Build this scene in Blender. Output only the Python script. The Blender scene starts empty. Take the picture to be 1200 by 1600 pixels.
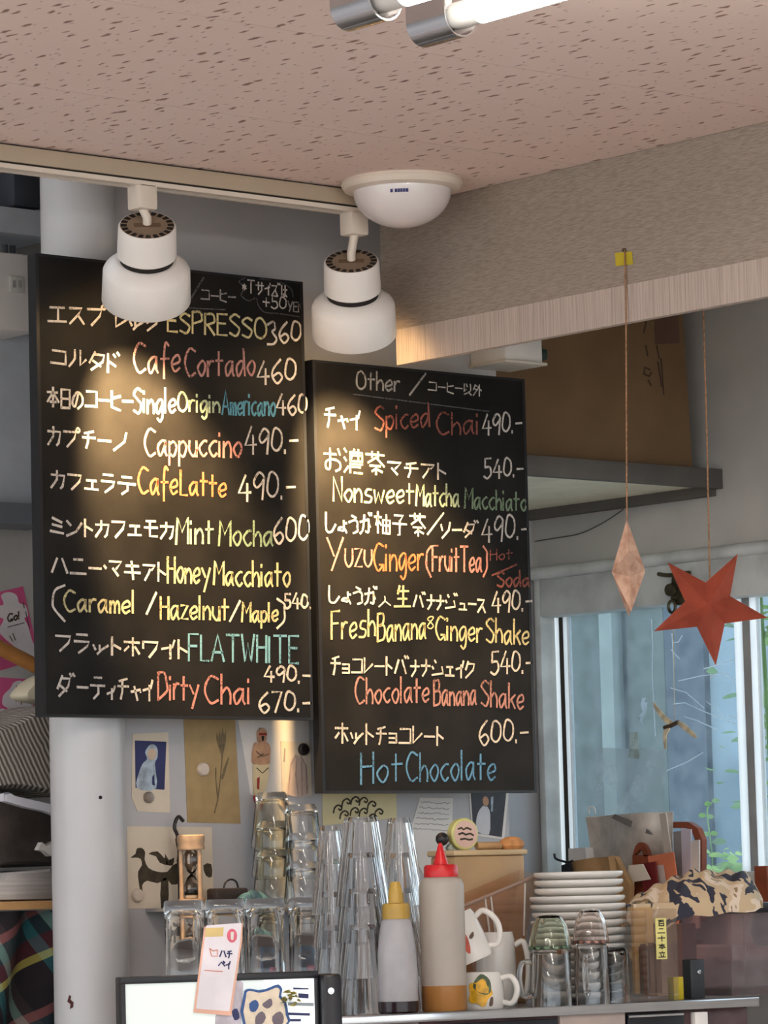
import bpy, bmesh, math, random
from mathutils import Vector, Matrix
random.seed(7)
SC = bpy.context.scene
COL = SC.collection

# ------------------------------------------------------------------ camera
F = 6000.0                                   # focal length in pixels of the 1200x1600 frame
CAM = Vector((0, 0, 1.55))
_p, _r, _y = (math.radians(a) for a in (5.72, -1.5, 40.8))
FW = Vector((math.sin(_y)*math.cos(_p), math.cos(_y)*math.cos(_p), math.sin(_p)))
_rt = Vector((math.cos(_y), -math.sin(_y), 0)); _up = _rt.cross(FW)
RT = math.cos(_r)*_rt + math.sin(_r)*_up
UP = -math.sin(_r)*_rt + math.cos(_r)*_up
cd = bpy.data.cameras.new('camera'); cam = bpy.data.objects.new('camera', cd); COL.objects.link(cam)
cd.sensor_fit = 'VERTICAL'; cd.sensor_height = 24.0; cd.lens = F/1600.0*24.0
cd.clip_start = 0.05; cd.clip_end = 200
m = Matrix((RT, UP, -FW)).transposed().to_4x4(); m.translation = CAM
cam.matrix_world = m
SC.camera = cam

# ------------------------------------------------------------------ sky, lights, exposure
SUN_E = 3.4
w = bpy.data.worlds.new('overcast_sky'); SC.world = w; w.use_nodes = True
bg = w.node_tree.nodes['Background']
bg.inputs[0].default_value = (0.84, 0.92, 1.0, 1); bg.inputs[1].default_value = 2.0
sl = bpy.data.lights.new('sun', 'SUN'); sl.energy = SUN_E; sl.angle = math.radians(2); sl.color = (1.0, .93, .84)
so = bpy.data.objects.new('sun', sl); COL.objects.link(so)
so.rotation_euler = Vector((.84, .18, -.55)).to_track_quat('-Z', 'Y').to_euler()
SC.view_settings.view_transform = 'Standard'; SC.view_settings.look = 'None'
SC.view_settings.gamma = 1.0; SC.view_settings.use_curve_mapping = False
SC.view_settings.exposure = 0.36
SPOT_W = 90.0
TUBE_E = 30.0
SC.cycles.use_denoising = True
SC.cycles.max_bounces = 14; SC.cycles.transmission_bounces = 14; SC.cycles.transparent_max_bounces = 40
SC.cycles.glossy_bounces = 6; SC.cycles.diffuse_bounces = 5
SC.cycles.caustics_reflective = False; SC.cycles.caustics_refractive = False
SC.cycles.sample_clamp_indirect = 6.0

# ------------------------------------------------------------------ measuring helpers (pixel of the photo -> point on a real plane)
def ray(x, y): return FW + (x-600)/F*RT - (y-800)/F*UP
def at(x, y, d): return CAM + d*ray(x, y)
def on(i, x, y, v):
    d = ray(x, y); return CAM + d*((v-CAM[i])/d[i])
def onX(x, y, v): return on(0, x, y, v)
def onY(x, y, v): return on(1, x, y, v)
def onZ(x, y, v): return on(2, x, y, v)

# ------------------------------------------------------------------ materials
def lin(c):
    return tuple(((v/255)/12.92 if v/255 <= .04045 else ((v/255+.055)/1.055)**2.4) for v in c[:3]) + (1,)
def nn(nt, t, **kw):
    n = nt.nodes.new(t)
    for k, v in kw.items():
        if k.startswith('i_'):
            key = k[2:]; n.inputs[int(key) if key.isdigit() else key.replace('_', ' ')].default_value = v
        else: setattr(n, k, v)
    return n
def base_mat(name):
    mt = bpy.data.materials.new(name); mt.use_nodes = True
    return mt, mt.node_tree, mt.node_tree.nodes['Principled BSDF']
def M(name, col, rough=.55, metal=0, var=.06, vs=14, bump=0, bs=160, spec=.5, trans=0, ior=1.45, col2=None, stretch=(1, 1, 1), transl=0):
    mt, nt, b = base_mat(name)
    b.inputs['Roughness'].default_value = rough; b.inputs['Metallic'].default_value = metal
    b.inputs['Specular IOR Level'].default_value = spec; b.inputs['IOR'].default_value = ior
    b.inputs['Transmission Weight'].default_value = trans
    tc = nn(nt, 'ShaderNodeTexCoord'); mp = nn(nt, 'ShaderNodeMapping'); mp.inputs['Scale'].default_value = stretch
    nt.links.new(tc.outputs['Object'], mp.inputs[0])
    c1 = lin(col); c2 = lin(col2) if col2 else tuple(v*(1-var*2) for v in c1[:3])+(1,)
    if not col2: c1 = tuple(min(1, v*(1+var)) for v in c1[:3])+(1,)
    n = nn(nt, 'ShaderNodeTexNoise', i_Scale=vs, i_Detail=4.0); nt.links.new(mp.outputs[0], n.inputs['Vector'])
    mx = nn(nt, 'ShaderNodeMix', data_type='RGBA'); mx.inputs[6].default_value = c1; mx.inputs[7].default_value = c2
    rp = nn(nt, 'ShaderNodeMapRange'); rp.inputs[1].default_value = .35; rp.inputs[2].default_value = .65
    nt.links.new(n.outputs[0], rp.inputs[0]); nt.links.new(rp.outputs[0], mx.inputs[0])
    nt.links.new(mx.outputs[2], b.inputs['Base Color'])
    if bump:
        n2 = nn(nt, 'ShaderNodeTexNoise', i_Scale=bs, i_Detail=3.0); nt.links.new(mp.outputs[0], n2.inputs['Vector'])
        bp = nn(nt, 'ShaderNodeBump', i_Strength=bump, i_Distance=.002); nt.links.new(n2.outputs[0], bp.inputs['Height'])
        nt.links.new(bp.outputs[0], b.inputs['Normal'])
    if transl:
        tr = nn(nt, 'ShaderNodeBsdfTranslucent'); nt.links.new(mx.outputs[2], tr.inputs[0])
        ms = nn(nt, 'ShaderNodeMixShader'); ms.inputs[0].default_value = transl
        nt.links.new(b.outputs[0], ms.inputs[1]); nt.links.new(tr.outputs[0], ms.inputs[2])
        nt.links.new(ms.outputs[0], nt.nodes['Material Output'].inputs[0])
    return mt
def thin_glass(name, tint=(250, 252, 252), rough=.03, ior=1.5, haze=0.0, hazecol=(220, 225, 228), hs=40, edge=1.0):
    """clear sheet or thin wall: see-through, Fresnel reflection, optional dust haze"""
    mt = bpy.data.materials.new(name); mt.use_nodes = True; nt = mt.node_tree
    nt.nodes.remove(nt.nodes['Principled BSDF']); out = nt.nodes['Material Output']
    t = nn(nt, 'ShaderNodeBsdfTransparent'); t.inputs[0].default_value = lin(tint)
    g = nn(nt, 'ShaderNodeBsdfGlossy'); g.inputs['Roughness'].default_value = rough
    lw = nn(nt, 'ShaderNodeLayerWeight', i_Blend=.5); pw_ = nn(nt, 'ShaderNodeMath', operation='POWER'); pw_.inputs[1].default_value = 3.2
    fr = nn(nt, 'ShaderNodeMapRange'); fr.inputs[3].default_value = ((ior-1)/(ior+1))**2*1.3; fr.inputs[4].default_value = .8*edge
    nt.links.new(lw.outputs['Facing'], pw_.inputs[0]); nt.links.new(pw_.outputs[0], fr.inputs[0])
    ms = nn(nt, 'ShaderNodeMixShader'); nt.links.new(fr.outputs[0], ms.inputs[0])
    nt.links.new(t.outputs[0], ms.inputs[1]); nt.links.new(g.outputs[0], ms.inputs[2]); last = ms
    if haze:
        d = nn(nt, 'ShaderNodeBsdfDiffuse'); d.inputs[0].default_value = lin(hazecol)
        tl = nn(nt, 'ShaderNodeBsdfTranslucent'); tl.inputs[0].default_value = lin(hazecol)
        md = nn(nt, 'ShaderNodeMixShader'); md.inputs[0].default_value = .5
        nt.links.new(d.outputs[0], md.inputs[1]); nt.links.new(tl.outputs[0], md.inputs[2])
        tc = nn(nt, 'ShaderNodeTexCoord'); n = nn(nt, 'ShaderNodeTexNoise', i_Scale=hs, i_Detail=6.0)
        nt.links.new(tc.outputs['Object'], n.inputs['Vector'])
        rp = nn(nt, 'ShaderNodeMapRange'); rp.inputs[1].default_value = .3; rp.inputs[2].default_value = .75
        rp.inputs[3].default_value = haze*.4; rp.inputs[4].default_value = haze*1.5
        nt.links.new(n.outputs[0], rp.inputs[0])
        m2 = nn(nt, 'ShaderNodeMixShader'); nt.links.new(rp.outputs[0], m2.inputs[0])
        nt.links.new(ms.outputs[0], m2.inputs[1]); nt.links.new(md.outputs[0], m2.inputs[2]); last = m2
    nt.links.new(last.outputs[0], out.inputs[0])
    return mt
def emit(name, col, s):
    mt, nt, b = base_mat(name); b.inputs['Base Color'].default_value = lin(col)
    b.inputs['Emission Color'].default_value = lin(col); b.inputs['Emission Strength'].default_value = s
    return mt
def chalk(name, col):
    mt, nt, b = base_mat(name); b.inputs['Roughness'].default_value = .95; b.inputs['Specular IOR Level'].default_value = .1
    b.inputs['Base Color'].default_value = lin(col)
    tc = nn(nt, 'ShaderNodeTexCoord'); n = nn(nt, 'ShaderNodeTexNoise', i_Scale=260.0, i_Detail=3.0)
    nt.links.new(tc.outputs['Object'], n.inputs['Vector'])
    n3 = nn(nt, 'ShaderNodeTexNoise', i_Scale=25.0); nt.links.new(tc.outputs['Object'], n3.inputs['Vector'])
    ad = nn(nt, 'ShaderNodeMath', operation='ADD'); nt.links.new(n.outputs[0], ad.inputs[0]); nt.links.new(n3.outputs[0], ad.inputs[1])
    rp = nn(nt, 'ShaderNodeMapRange'); rp.inputs[1].default_value = .72; rp.inputs[2].default_value = 1.0
    rp.inputs[3].default_value = .22; rp.inputs[4].default_value = .88
    nt.links.new(ad.outputs[0], rp.inputs[0]); nt.links.new(rp.outputs[0], b.inputs['Alpha'])
    return mt

# ------------------------------------------------------------------ mesh helpers (all geometry is given in world coordinates)
WL = {}
def wl(o): return WL[o.name] if o is not None else Vector((0, 0, 0))
def tag(o, label=None, cat=None, group=None, kind=None):
    if label: o['label'] = label
    if cat: o['category'] = cat
    if group: o['group'] = group
    if kind: o['kind'] = kind
    return o
def mk(name, vs, fs, mat, parent=None, smooth=False):
    vs = [Vector(v) for v in vs]
    lo = Vector(tuple(min(v[i] for v in vs) for i in range(3))); hi = Vector(tuple(max(v[i] for v in vs) for i in range(3)))
    c = (lo+hi)/2
    if parent is None: c.z = lo.z
    me = bpy.data.meshes.new(name); me.from_pydata([v-c for v in vs], [], fs)
    bm = bmesh.new(); bm.from_mesh(me); bmesh.ops.recalc_face_normals(bm, faces=bm.faces); bm.to_mesh(me); bm.free()
    if smooth:
        me.polygons.foreach_set('use_smooth', [True]*len(me.polygons))
        if smooth is not True: me.set_sharp_from_angle(angle=math.radians(smooth))
    if mat: me.materials.append(mat)
    o = bpy.data.objects.new(name, me); COL.objects.link(o)
    if parent is not None: o.parent = parent
    o.location = c - wl(parent); WL[o.name] = c
    return o
def thing(name, label, cat, loc, group=None, kind=None):
    o = bpy.data.objects.new(name, None); COL.objects.link(o); o.empty_display_size = .05
    o.location = loc; WL[o.name] = Vector(loc)
    return tag(o, label, cat, group, kind)
def dup(root, delta, label=None):
    r = root.copy(); COL.objects.link(r); r.location = root.location + Vector(delta); WL[r.name] = WL[root.name]+Vector(delta)
    if label: r['label'] = label
    for ch in root.children:
        c = ch.copy(); COL.objects.link(c); c.parent = r
        for g in ch.children:
            k = g.copy(); COL.objects.link(k); k.parent = c
    return r
I4 = Matrix.Identity(4)
def frame(o, rotz=0, rx=0, ry=0):
    return Matrix.Translation(o) @ Matrix.Rotation(rotz, 4, 'Z') @ Matrix.Rotation(rx, 4, 'X') @ Matrix.Rotation(ry, 4, 'Y')
def box(name, lo, hi, mat, parent=None, bevel=0, mtx=I4, seg=2):
    bm = bmesh.new(); bmesh.ops.create_cube(bm, size=1)
    s = Vector(hi)-Vector(lo); c = (Vector(hi)+Vector(lo))/2
    for v in bm.verts: v.co = Vector((v.co.x*s.x, v.co.y*s.y, v.co.z*s.z)) + c
    if bevel: bmesh.ops.bevel(bm, geom=bm.edges[:], offset=bevel, segments=seg, affect='EDGES', profile=.5)
    bm.verts.index_update()
    vs = [mtx @ v.co for v in bm.verts]; fs = [[v.index for v in f.verts] for f in bm.faces]; bm.free()
    return mk(name, vs, fs, mat, parent, smooth=35 if bevel else False)
def lathe(name, prof, mat, parent=None, seg=40, mtx=I4, flute=None, squash=None, closed=False):
    vs = []; fs = []; rings = []
    for k, (r, z) in enumerate(prof):
        if r < 1e-6: rings.append([len(vs)]); vs.append(mtx @ Vector((0, 0, z)))
        else:
            ring = []
            for i in range(seg):
                a = 2*math.pi*i/seg; rr = r
                if flute: rr = r*(1+flute[1]*abs(math.cos(a*flute[0]/2))*(flute[2][k] if len(flute) > 2 else 1))
                x, y = rr*math.cos(a), rr*math.sin(a)
                if squash:
                    e = squash; q = (abs(math.cos(a))**e+abs(math.sin(a))**e)**(-1/e); x, y = rr*q*math.cos(a), rr*q*math.sin(a)
                ring.append(len(vs)); vs.append(mtx @ Vector((x, y, z)))
            rings.append(ring)
    pairs = list(zip(rings, rings[1:]))
    if closed: pairs.append((rings[-1], rings[0]))
    for a, b in pairs:
        if len(a) == 1 and len(b) == 1: continue
        for i in range(seg):
            j = (i+1) % seg
            if len(a) == 1: fs.append([a[0], b[i], b[j]])
            elif len(b) == 1: fs.append([a[i], a[j], b[0]])
            else: fs.append([a[i], a[j], b[j], b[i]])
    return mk(name, vs, fs, mat, parent, smooth=40)
def crom(pts, n=5):
    if len(pts) < 3: return list(pts)
    out = []
    P = [2*pts[0]-pts[1]] + list(pts) + [2*pts[-1]-pts[-2]]
    if (pts[0]-pts[-1]).length < 1e-6: P[0] = pts[-2]; P[-1] = pts[1]
    for i in range(1, len(P)-2):
        a, b, c, d = P[i-1:i+3]
        for k in range(n):
            t = k/n
            out.append(.5*((2*b)+(c-a)*t+(2*a-5*b+4*c-d)*t*t+(3*b-a-3*c+d)*t*t*t))
    out.append(pts[-1])
    return out
def tube(name, pts, r, mat, parent=None, seg=8, smooth=4, mtx=I4, closed=False):
    pts = [Vector(p) for p in pts]
    if smooth: pts = crom(pts, smooth)
    rs = r if isinstance(r, (list, tuple)) else None
    vs = []; fs = []; n = len(pts); prev = None
    if closed: pts = pts[:-1]; n -= 1
    for i, p in enumerate(pts):
        t = (pts[(i+1) % n]-pts[i-1]) if closed else (pts[min(i+1, n-1)]-pts[max(i-1, 0)])
        t.normalize()
        if prev is None:
            a = Vector((0, 0, 1)) if abs(t.z) < .9 else Vector((1, 0, 0)); u = t.cross(a).normalized()
        else: u = (prev - t*prev.dot(t)).normalized()
        prev = u; v = t.cross(u)
        rr = r if rs is None else rs[0] + (rs[1]-rs[0])*i/(n-1)
        for k in range(seg):
            a = 2*math.pi*k/seg; vs.append(mtx @ (p + rr*(math.cos(a)*u+math.sin(a)*v)))
    for i in range(n if closed else n-1):
        for k in range(seg):
            a = i*seg+k; b = i*seg+(k+1) % seg; j = ((i+1) % n)*seg
            fs.append([a, b, j+(k+1) % seg, j+k])
    if not closed: fs += [list(range(seg))[::-1], list(range((n-1)*seg, n*seg))]
    return mk(name, vs, fs, mat, parent, smooth=50)
def prism(name, pts, nrm, thick, mat, parent=None):
    """planar polygon (world points) given depth along nrm"""
    n = len(pts); d = Vector(nrm)*thick
    vs = [Vector(p) for p in pts] + [Vector(p)+d for p in pts]
    fs = [list(range(n)), list(range(n, 2*n))[::-1]] + [[i, (i+1) % n, n+(i+1) % n, n+i] for i in range(n)]
    return mk(name, vs, fs, mat, parent)
def px(pl):
    """'x,y x,y ..' or list of pairs"""
    if isinstance(pl, str): return [tuple(float(v) for v in p.split(',')) for p in pl.split()]
    return pl
def cardY(name, pl, Y, mat, parent=None, thick=.0006, smooth=0):
    pts = [onY(x, y, Y) for x, y in px(pl)]
    if smooth: pts = crom(pts+[pts[0]], smooth)[:-1]
    return prism(name, pts, (0, 1, 0), thick, mat, parent)
def cardX(name, pl, X, mat, parent=None, thick=.0006, smooth=0):
    pts = [onX(x, y, X) for x, y in px(pl)]
    if smooth: pts = crom(pts+[pts[0]], smooth)[:-1]
    return prism(name, pts, (1, 0, 0), thick, mat, parent)
def planeproj(o, u, nrm):
    """returns f(px,py)->world point on plane through o with normal nrm"""
    def f(x, y):
        d = ray(x, y); return CAM + d*((Vector(o)-CAM).dot(nrm)/d.dot(nrm))
    return f
def surf(name, fn, nu, nv, mat, parent=None, thick=.002):
    vs = [Vector(fn(i/nu, j/nv)) for j in range(nv+1) for i in range(nu+1)]
    W = nu+1; N = len(vs); nr = []
    for j in range(nv+1):
        for i in range(nu+1):
            a = vs[j*W+min(i+1, nu)]-vs[j*W+max(i-1, 0)]; b = vs[min(j+1, nv)*W+i]-vs[max(j-1, 0)*W+i]
            c = a.cross(b); nr.append(c.normalized() if c.length > 1e-12 else Vector((0, 0, 1)))
    vs2 = [v-thick*n for v, n in zip(vs, nr)]
    fs = []
    for j in range(nv):
        for i in range(nu):
            a = j*W+i; q = [a, a+1, a+1+W, a+W]; fs += [q, [N+k for k in q[::-1]]]
    rim = [i for i in range(W)] + [j*W+nu for j in range(1, nv+1)] + [nv*W+i for i in range(nu-1, -1, -1)] + [j*W for j in range(nv-1, 0, -1)]
    for k in range(len(rim)):
        a, b = rim[k], rim[(k+1) % len(rim)]; fs.append([a, N+a, N+b, b])
    return mk(name, vs+vs2, fs, mat, parent, smooth=60)

# ------------------------------------------------------------------ hand-lettering: stroke alphabet on a 10 x 10 grid (y down, 9 = baseline)
G = {
'A': '094089 1676', 'B': '0009 ~00505304 ~04646809', 'C': '~713003063978', 'D': '0009 ~0050747609', 'E': '60000969 0454',
'F': '600009 0454', 'G': '~713003063977 477779', 'H': '0009 6069 0464', 'I': '2029', 'L': '000959', 'M': '0910458089', 'N': '09006960',
'O': '~4011051849777340', 'P': '0009 ~0050634405', 'R': '0009 ~0050634405 2569', 'S': '~61300234664908', 'T': '0080 4049',
'U': '~0006396660', 'W': '0029436980', 'Y': '0035 7029', 'Z': '00600969',
'a': '~553406193855 545869', 'c': '~543406183958', 'd': '~553406193855 5069', 'e': '~07564415072958', 'f': '~5130242b 0555',
'g': '~553406193855 ~555a3c1b', 'h': '0009 ~06345659', 'i': '1419 1112', 'l': '1019', 'm': '0409 ~06243639 ~36546669', 'n': '0409 ~06345659',
'o': '~34061839575534', 'p': '040c ~0534563908', 'r': '0409 ~062444', 's': '~542416574909', 't': '2129 0454', 'u': '~0407395754 5459',
'w': '0419355974', 'y': '0437 742c', 'z': '04540959', 'k': '0009 5407 2659',
'0': '~30110638666230', '3': '~01405334674909', '4': '400676 5359', '5': '601014 ~1454673908', '6': '~50130639674516', '7': '006029', '9': '~6230032562 6259',
'-': '1565', '.': '2829', '/': '7009', '(': '~501206185b', ')': '~105254581b', '&': '~3012345739175130', '+': '0565 3238', '*': '2466 6426 4347', '!': '2026 2829',
'エ': '1282 5258 0898', 'ス': '12725519 5589', 'フ': '12827539', 'プ': '12827539 ~908192a190', 'レ': '212884', 'ッ': '1527 4547 855739', 'ソ': '1225 817529',
'コ': '128288 0888', 'ル': '~313509 616895', 'タ': '3106 32827519 2567', 'ド': '3139 3476 6172 8091', 'ー': '1585', 'ヒ': '8324 21283889',
'カ': '13837869 414519', 'チ': '7122 1484 424639', 'ノ': '817519', 'ェ': '2474 5458 1888', 'ラ': '2171 14847639', 'テ': '2171 0494 545729',
'ミ': '2173 2475 1788', 'ン': '1234 196793', 'ト': '3139 3476', 'モ': '2171 1484 414888', 'ハ': '3208 6298', 'ニ': '2272 0898', '・': '4455',
'マ': '128255 3568', 'キ': '1383 0696 4159', 'ア': '128264 544629', 'ホ': '1383 5159 3517 6588', 'ワ': '1215 12827549', 'イ': '716415 5359',
'ダ': '3106 32827519 2567 8091 a0b1', 'ィ': '746627 5559', 'ャ': '167576 3459', 'ジ': '2132 0415 089784 8091 a0b1', 'シ': '2132 0415 089784', 'ュ': '256568 1888',
'バ': '3208 6298 8091 a0b1', 'ナ': '1484 515629', 'ク': '3115 32827519', 'ョ': '247478 2676 2878', 'サ': '0393 3136 717639', 'ズ': '12725519 5589 8091 a0b1',
'ペ': '064296 ~7183927271', 'お': '0363 ~313818163565868869 7183', 'の': '~5338172452848759', 'し': '~2127396996', 'ょ': '5575 ~54582818275779',
'う': '3162 ~145374767849', 'が': '~1463737858 ~413719 7486 7081 9091', 'は': '2128 4484 ~61685948577889',
'本': '1383 5159 5317 5397 3777', '日': '2129 218189 2585 2989', '以': '212745 4153 ~818629 6799', '外': '3115 327219 2455 7179 7495',
'濃': '0112 0415 0927 3235 329295 3595 3393 5135 7175 3696 3639 4787 5969 7999', '茶': '0292 3133 6163 5315 5396 2676 5659 5738 5788',
'柚': '0343 2129 2316 2446 5459 549499 5696 5999 7279', '子': '227254 545949 1595', '入': '~525519 ~5598', '生': '3124 2383 2676 0999 5159',
'百': '1181 5133 2329 238389 2686 2989', '二': '2272 0898', '十': '0494 5159', '立': '5153 1383 3548 7568 0999',
}
def glyph(ch):
    out = []
    for s in G[ch].split():
        sm = s[0] == '~'; s = s.lstrip('~')
        pts = [Vector((int(s[i], 16), int(s[i+1], 16))) for i in range(0, len(s)-1, 2)]
        out.append(crom(pts, 4) if sm else pts)
    return out
def ribbon(strokes, put, width, thick, nrm, jit=.15):
    """strokes: lists of 2-D points; put maps them to the surface; gives verts, faces of flat chalk marks"""
    vs = []; fs = []
    for st in strokes:
        P = [put(p) for p in st]
        Q = [P[0]]
        for p in P[1:]:
            if (p-Q[-1]).length > 1e-5: Q.append(p)
        if len(Q) < 2: Q.append(Q[0]+Vector((0, 0, -width)))
        b0 = len(vs)
        for i, p in enumerate(Q):
            t = (Q[min(i+1, len(Q)-1)]-Q[max(i-1, 0)]).normalized(); s = t.cross(nrm).normalized()
            hw = width/2*(1+random.uniform(-jit, jit))
            e = t*(-hw*.6 if i == 0 else (hw*.6 if i == len(Q)-1 else 0))
            for a in (-1, 1):
                vs.append(p+e+s*hw*a+nrm*thick); vs.append(p+e+s*hw*a)
        for i in range(len(Q)-1):
            a = b0+4*i; fs += [[a, a+2, a+6, a+4], [a, a+4, a+5, a+1], [a+2, a+3, a+7, a+6]]
        a = b0+4*(len(Q)-1); fs += [[b0, b0+1, b0+3, b0+2], [a, a+2, a+3, a+1]]
    return vs, fs
def layout(text, x0, y0, x1, y1, h, jit=.4):
    """strokes in photo pixels: word from baseline (x0,y0) to (x1,y1), capital height h"""
    adv = []; X = 0; gl = []
    for ch in text:
        if ch == ' ': X += 4; continue
        g = glyph(ch); xs = [p.x for s in g for p in s]; lo, hi = min(xs), max(xs)
        gl.append((g, X-lo)); X += max(hi-lo, 1.2)+1.9
    W = max(X-1.9, 1); out = []
    for g, ox in gl:
        sy = random.uniform(.94, 1.05); dy = random.uniform(-.5, .5)*jit
        for s in g:
            q = []
            for p in s:
                u = (p.x+ox)/W
                q.append((x0+(x1-x0)*u, y0+(y1-y0)*u + (p.y-9+dy)*sy*h/9))
            out.append(q)
    return out
def words(name, strokes, put, width, thick, nrm, mat, parent):
    vs, fs = ribbon(strokes, put, width, thick, nrm)
    return mk(name, vs, fs, mat, parent)

# ================================================================== the place
YB = 4.724                 # front plane of the chalkboards
YW = 4.824                 # wall behind them (runs along x, recedes to the right)
YS = 4.845                 # front edge of the corner shelf in the bay beyond the wall's end
XE = onY(796, 1300, YW).x  # right-hand end of that wall
XW = onY(1130, 750, YS).x  # window wall (runs along y)
YR = onX(845, 1300, XW).y  # back wall of the window bay
XB = 4.014                 # face of the beam
ZC = 2.653                 # ceiling
ZB = 2.456                 # underside of the beam
YC = 4.640                 # edge of the lowered ceiling
YT = 4.522                 # lighting track
RY0 = -1.5
RX0 = -1.0                 # open shop front on the left
NY = Vector((0, -1, 0)); NX = Vector((-1, 0, 0))

# ---- materials of the setting
m_wall = M('grey_painted_wall', (188, 186, 188), .6, var=.05, vs=3, bump=.15, bs=90)
m_plaster = M('grey_plaster', (190, 187, 182), .8, var=.08, vs=4, bump=.3, bs=60)
m_column = M('pale_column_paint', (198, 198, 200), .35, var=.03, vs=5)
m_floor = M('wood_floor', (160, 146, 138), .5, var=.15, vs=6, stretch=(1, 8, 1))
m_ground = M('pale_paving', (200, 196, 188), .9, var=.1, vs=2)
m_alu = M('weathered_aluminium', (168, 170, 170), .5, .3, var=.1, vs=9)
m_gap_light = M('white_gap_light_strip', (245, 248, 250), .5, var=.01, transl=.95)  # white translucent strips stand in for light through the sash gaps
m_frame = M('grey_window_frame', (208, 211, 210), .6, 0, var=.12, vs=12)

def ceiling_mat():
    mt, nt, b = base_mat('fissured_ceiling_board'); b.inputs['Roughness'].default_value = .9
    g = nn(nt, 'ShaderNodeNewGeometry'); mp = nn(nt, 'ShaderNodeMapping'); mp.inputs['Scale'].default_value = (60, 20, 1)
    nz = nn(nt, 'ShaderNodeTexNoise', i_Scale=40.0, i_Detail=3.0); nt.links.new(g.outputs['Position'], nz.inputs['Vector'])
    ad = nn(nt, 'ShaderNodeVectorMath', operation='MULTIPLY_ADD'); ad.inputs[1].default_value = (.016, .016, 0)
    nt.links.new(nz.outputs['Color'], ad.inputs[0]); nt.links.new(g.outputs['Position'], ad.inputs[2])
    nt.links.new(ad.outputs[0], mp.inputs[0])
    vo = nn(nt, 'ShaderNodeTexVoronoi', i_Scale=1.0); vo.voronoi_dimensions = '2D'; nt.links.new(mp.outputs[0], vo.inputs['Vector'])
    sp = nn(nt, 'ShaderNodeSeparateColor'); nt.links.new(vo.outputs['Color'], sp.inputs[0])
    th = nn(nt, 'ShaderNodeMapRange'); th.inputs[1].default_value = .45; th.inputs[2].default_value = 1.0; th.inputs[3].default_value = .02; th.inputs[4].default_value = .20
    nt.links.new(sp.outputs[0], th.inputs[0])
    df = nn(nt, 'ShaderNodeMath', operation='SUBTRACT'); nt.links.new(vo.outputs['Distance'], df.inputs[0]); nt.links.new(th.outputs[0], df.inputs[1])
    rp = nn(nt, 'ShaderNodeMapRange'); rp.inputs[1].default_value = -.05; rp.inputs[2].default_value = .07
    nt.links.new(df.outputs[0], rp.inputs[0])
    mx = nn(nt, 'ShaderNodeMix', data_type='RGBA'); mx.inputs[6].default_value = lin((150, 118, 108)); mx.inputs[7].default_value = lin((228, 209, 203))
    nt.links.new(rp.outputs[0], mx.inputs[0]); nt.links.new(mx.outputs[2], b.inputs['Base Color'])
    bp = nn(nt, 'ShaderNodeBump', i_Strength=.6, i_Distance=.003); nt.links.new(rp.outputs[0], bp.inputs['Height']); nt.links.new(bp.outputs[0], b.inputs['Normal'])
    return mt
m_ceil = ceiling_mat()
m_slab = M('ceiling_backing', (150, 130, 122), .9)
def wallpaper(name, scale, c1, c2, bump=.5):
    mt, nt, b = base_mat(name); b.inputs['Roughness'].default_value = .85
    g = nn(nt, 'ShaderNodeNewGeometry'); mp = nn(nt, 'ShaderNodeMapping'); mp.inputs['Scale'].default_value = scale
    nt.links.new(g.outputs['Position'], mp.inputs[0])
    n = nn(nt, 'ShaderNodeTexNoise', i_Scale=1.0, i_Detail=4.0, i_Roughness=.65); nt.links.new(mp.outputs[0], n.inputs['Vector'])
    rp = nn(nt, 'ShaderNodeMapRange'); rp.inputs[1].default_value = .36; rp.inputs[2].default_value = .6; nt.links.new(n.outputs[0], rp.inputs[0])
    mx = nn(nt, 'ShaderNodeMix', data_type='RGBA'); mx.inputs[6].default_value = lin(c1); mx.inputs[7].default_value = lin(c2)
    nt.links.new(rp.outputs[0], mx.inputs[0]); nt.links.new(mx.outputs[2], b.inputs['Base Color'])
    bp = nn(nt, 'ShaderNodeBump', i_Strength=bump, i_Distance=.002); nt.links.new(n.outputs[0], bp.inputs['Height']); nt.links.new(bp.outputs[0], b.inputs['Normal'])
    return mt
m_paper = wallpaper('woven_wallpaper', (55, 55, 620), (132, 120, 110), (156, 144, 133))
m_paper2 = wallpaper('ribbed_wallpaper', (12, 420, 5), (160, 146, 136), (188, 174, 165))

# ---- floor, ground, ceiling
S = lambda o: tag(o, kind='structure')
S(box('floor', (RX0, RY0, -.1), (5.6, 6.6, 0), m_floor))
S(box('floor', (-40, -40, -.2), (45, 45, -.11), m_ground)).name = 'floor_outside'
ceil = S(box('ceiling', (RX0, RY0, ZC+.009), (XB+.02, YC, ZC+.12), m_slab))
pw, ph = .91, .455
yj = onZ(310, 172, ZC).y
y = yj - ph*14
first = None
while y < YC-.01:
    y1 = min(y+ph, YC); k = 0; x = XB-.001-pw*5 - (.455 if round((y-yj)/ph) % 2 else 0)
    while x < XB-.02:
        x1 = min(x+pw, XB-.001)
        pl = box('ceiling_panel', (x+.0007, y+.0007, ZC), (x1-.0007, y1-.0007, ZC+.0085), m_ceil, ceil)
        x += pw
    y += ph
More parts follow.
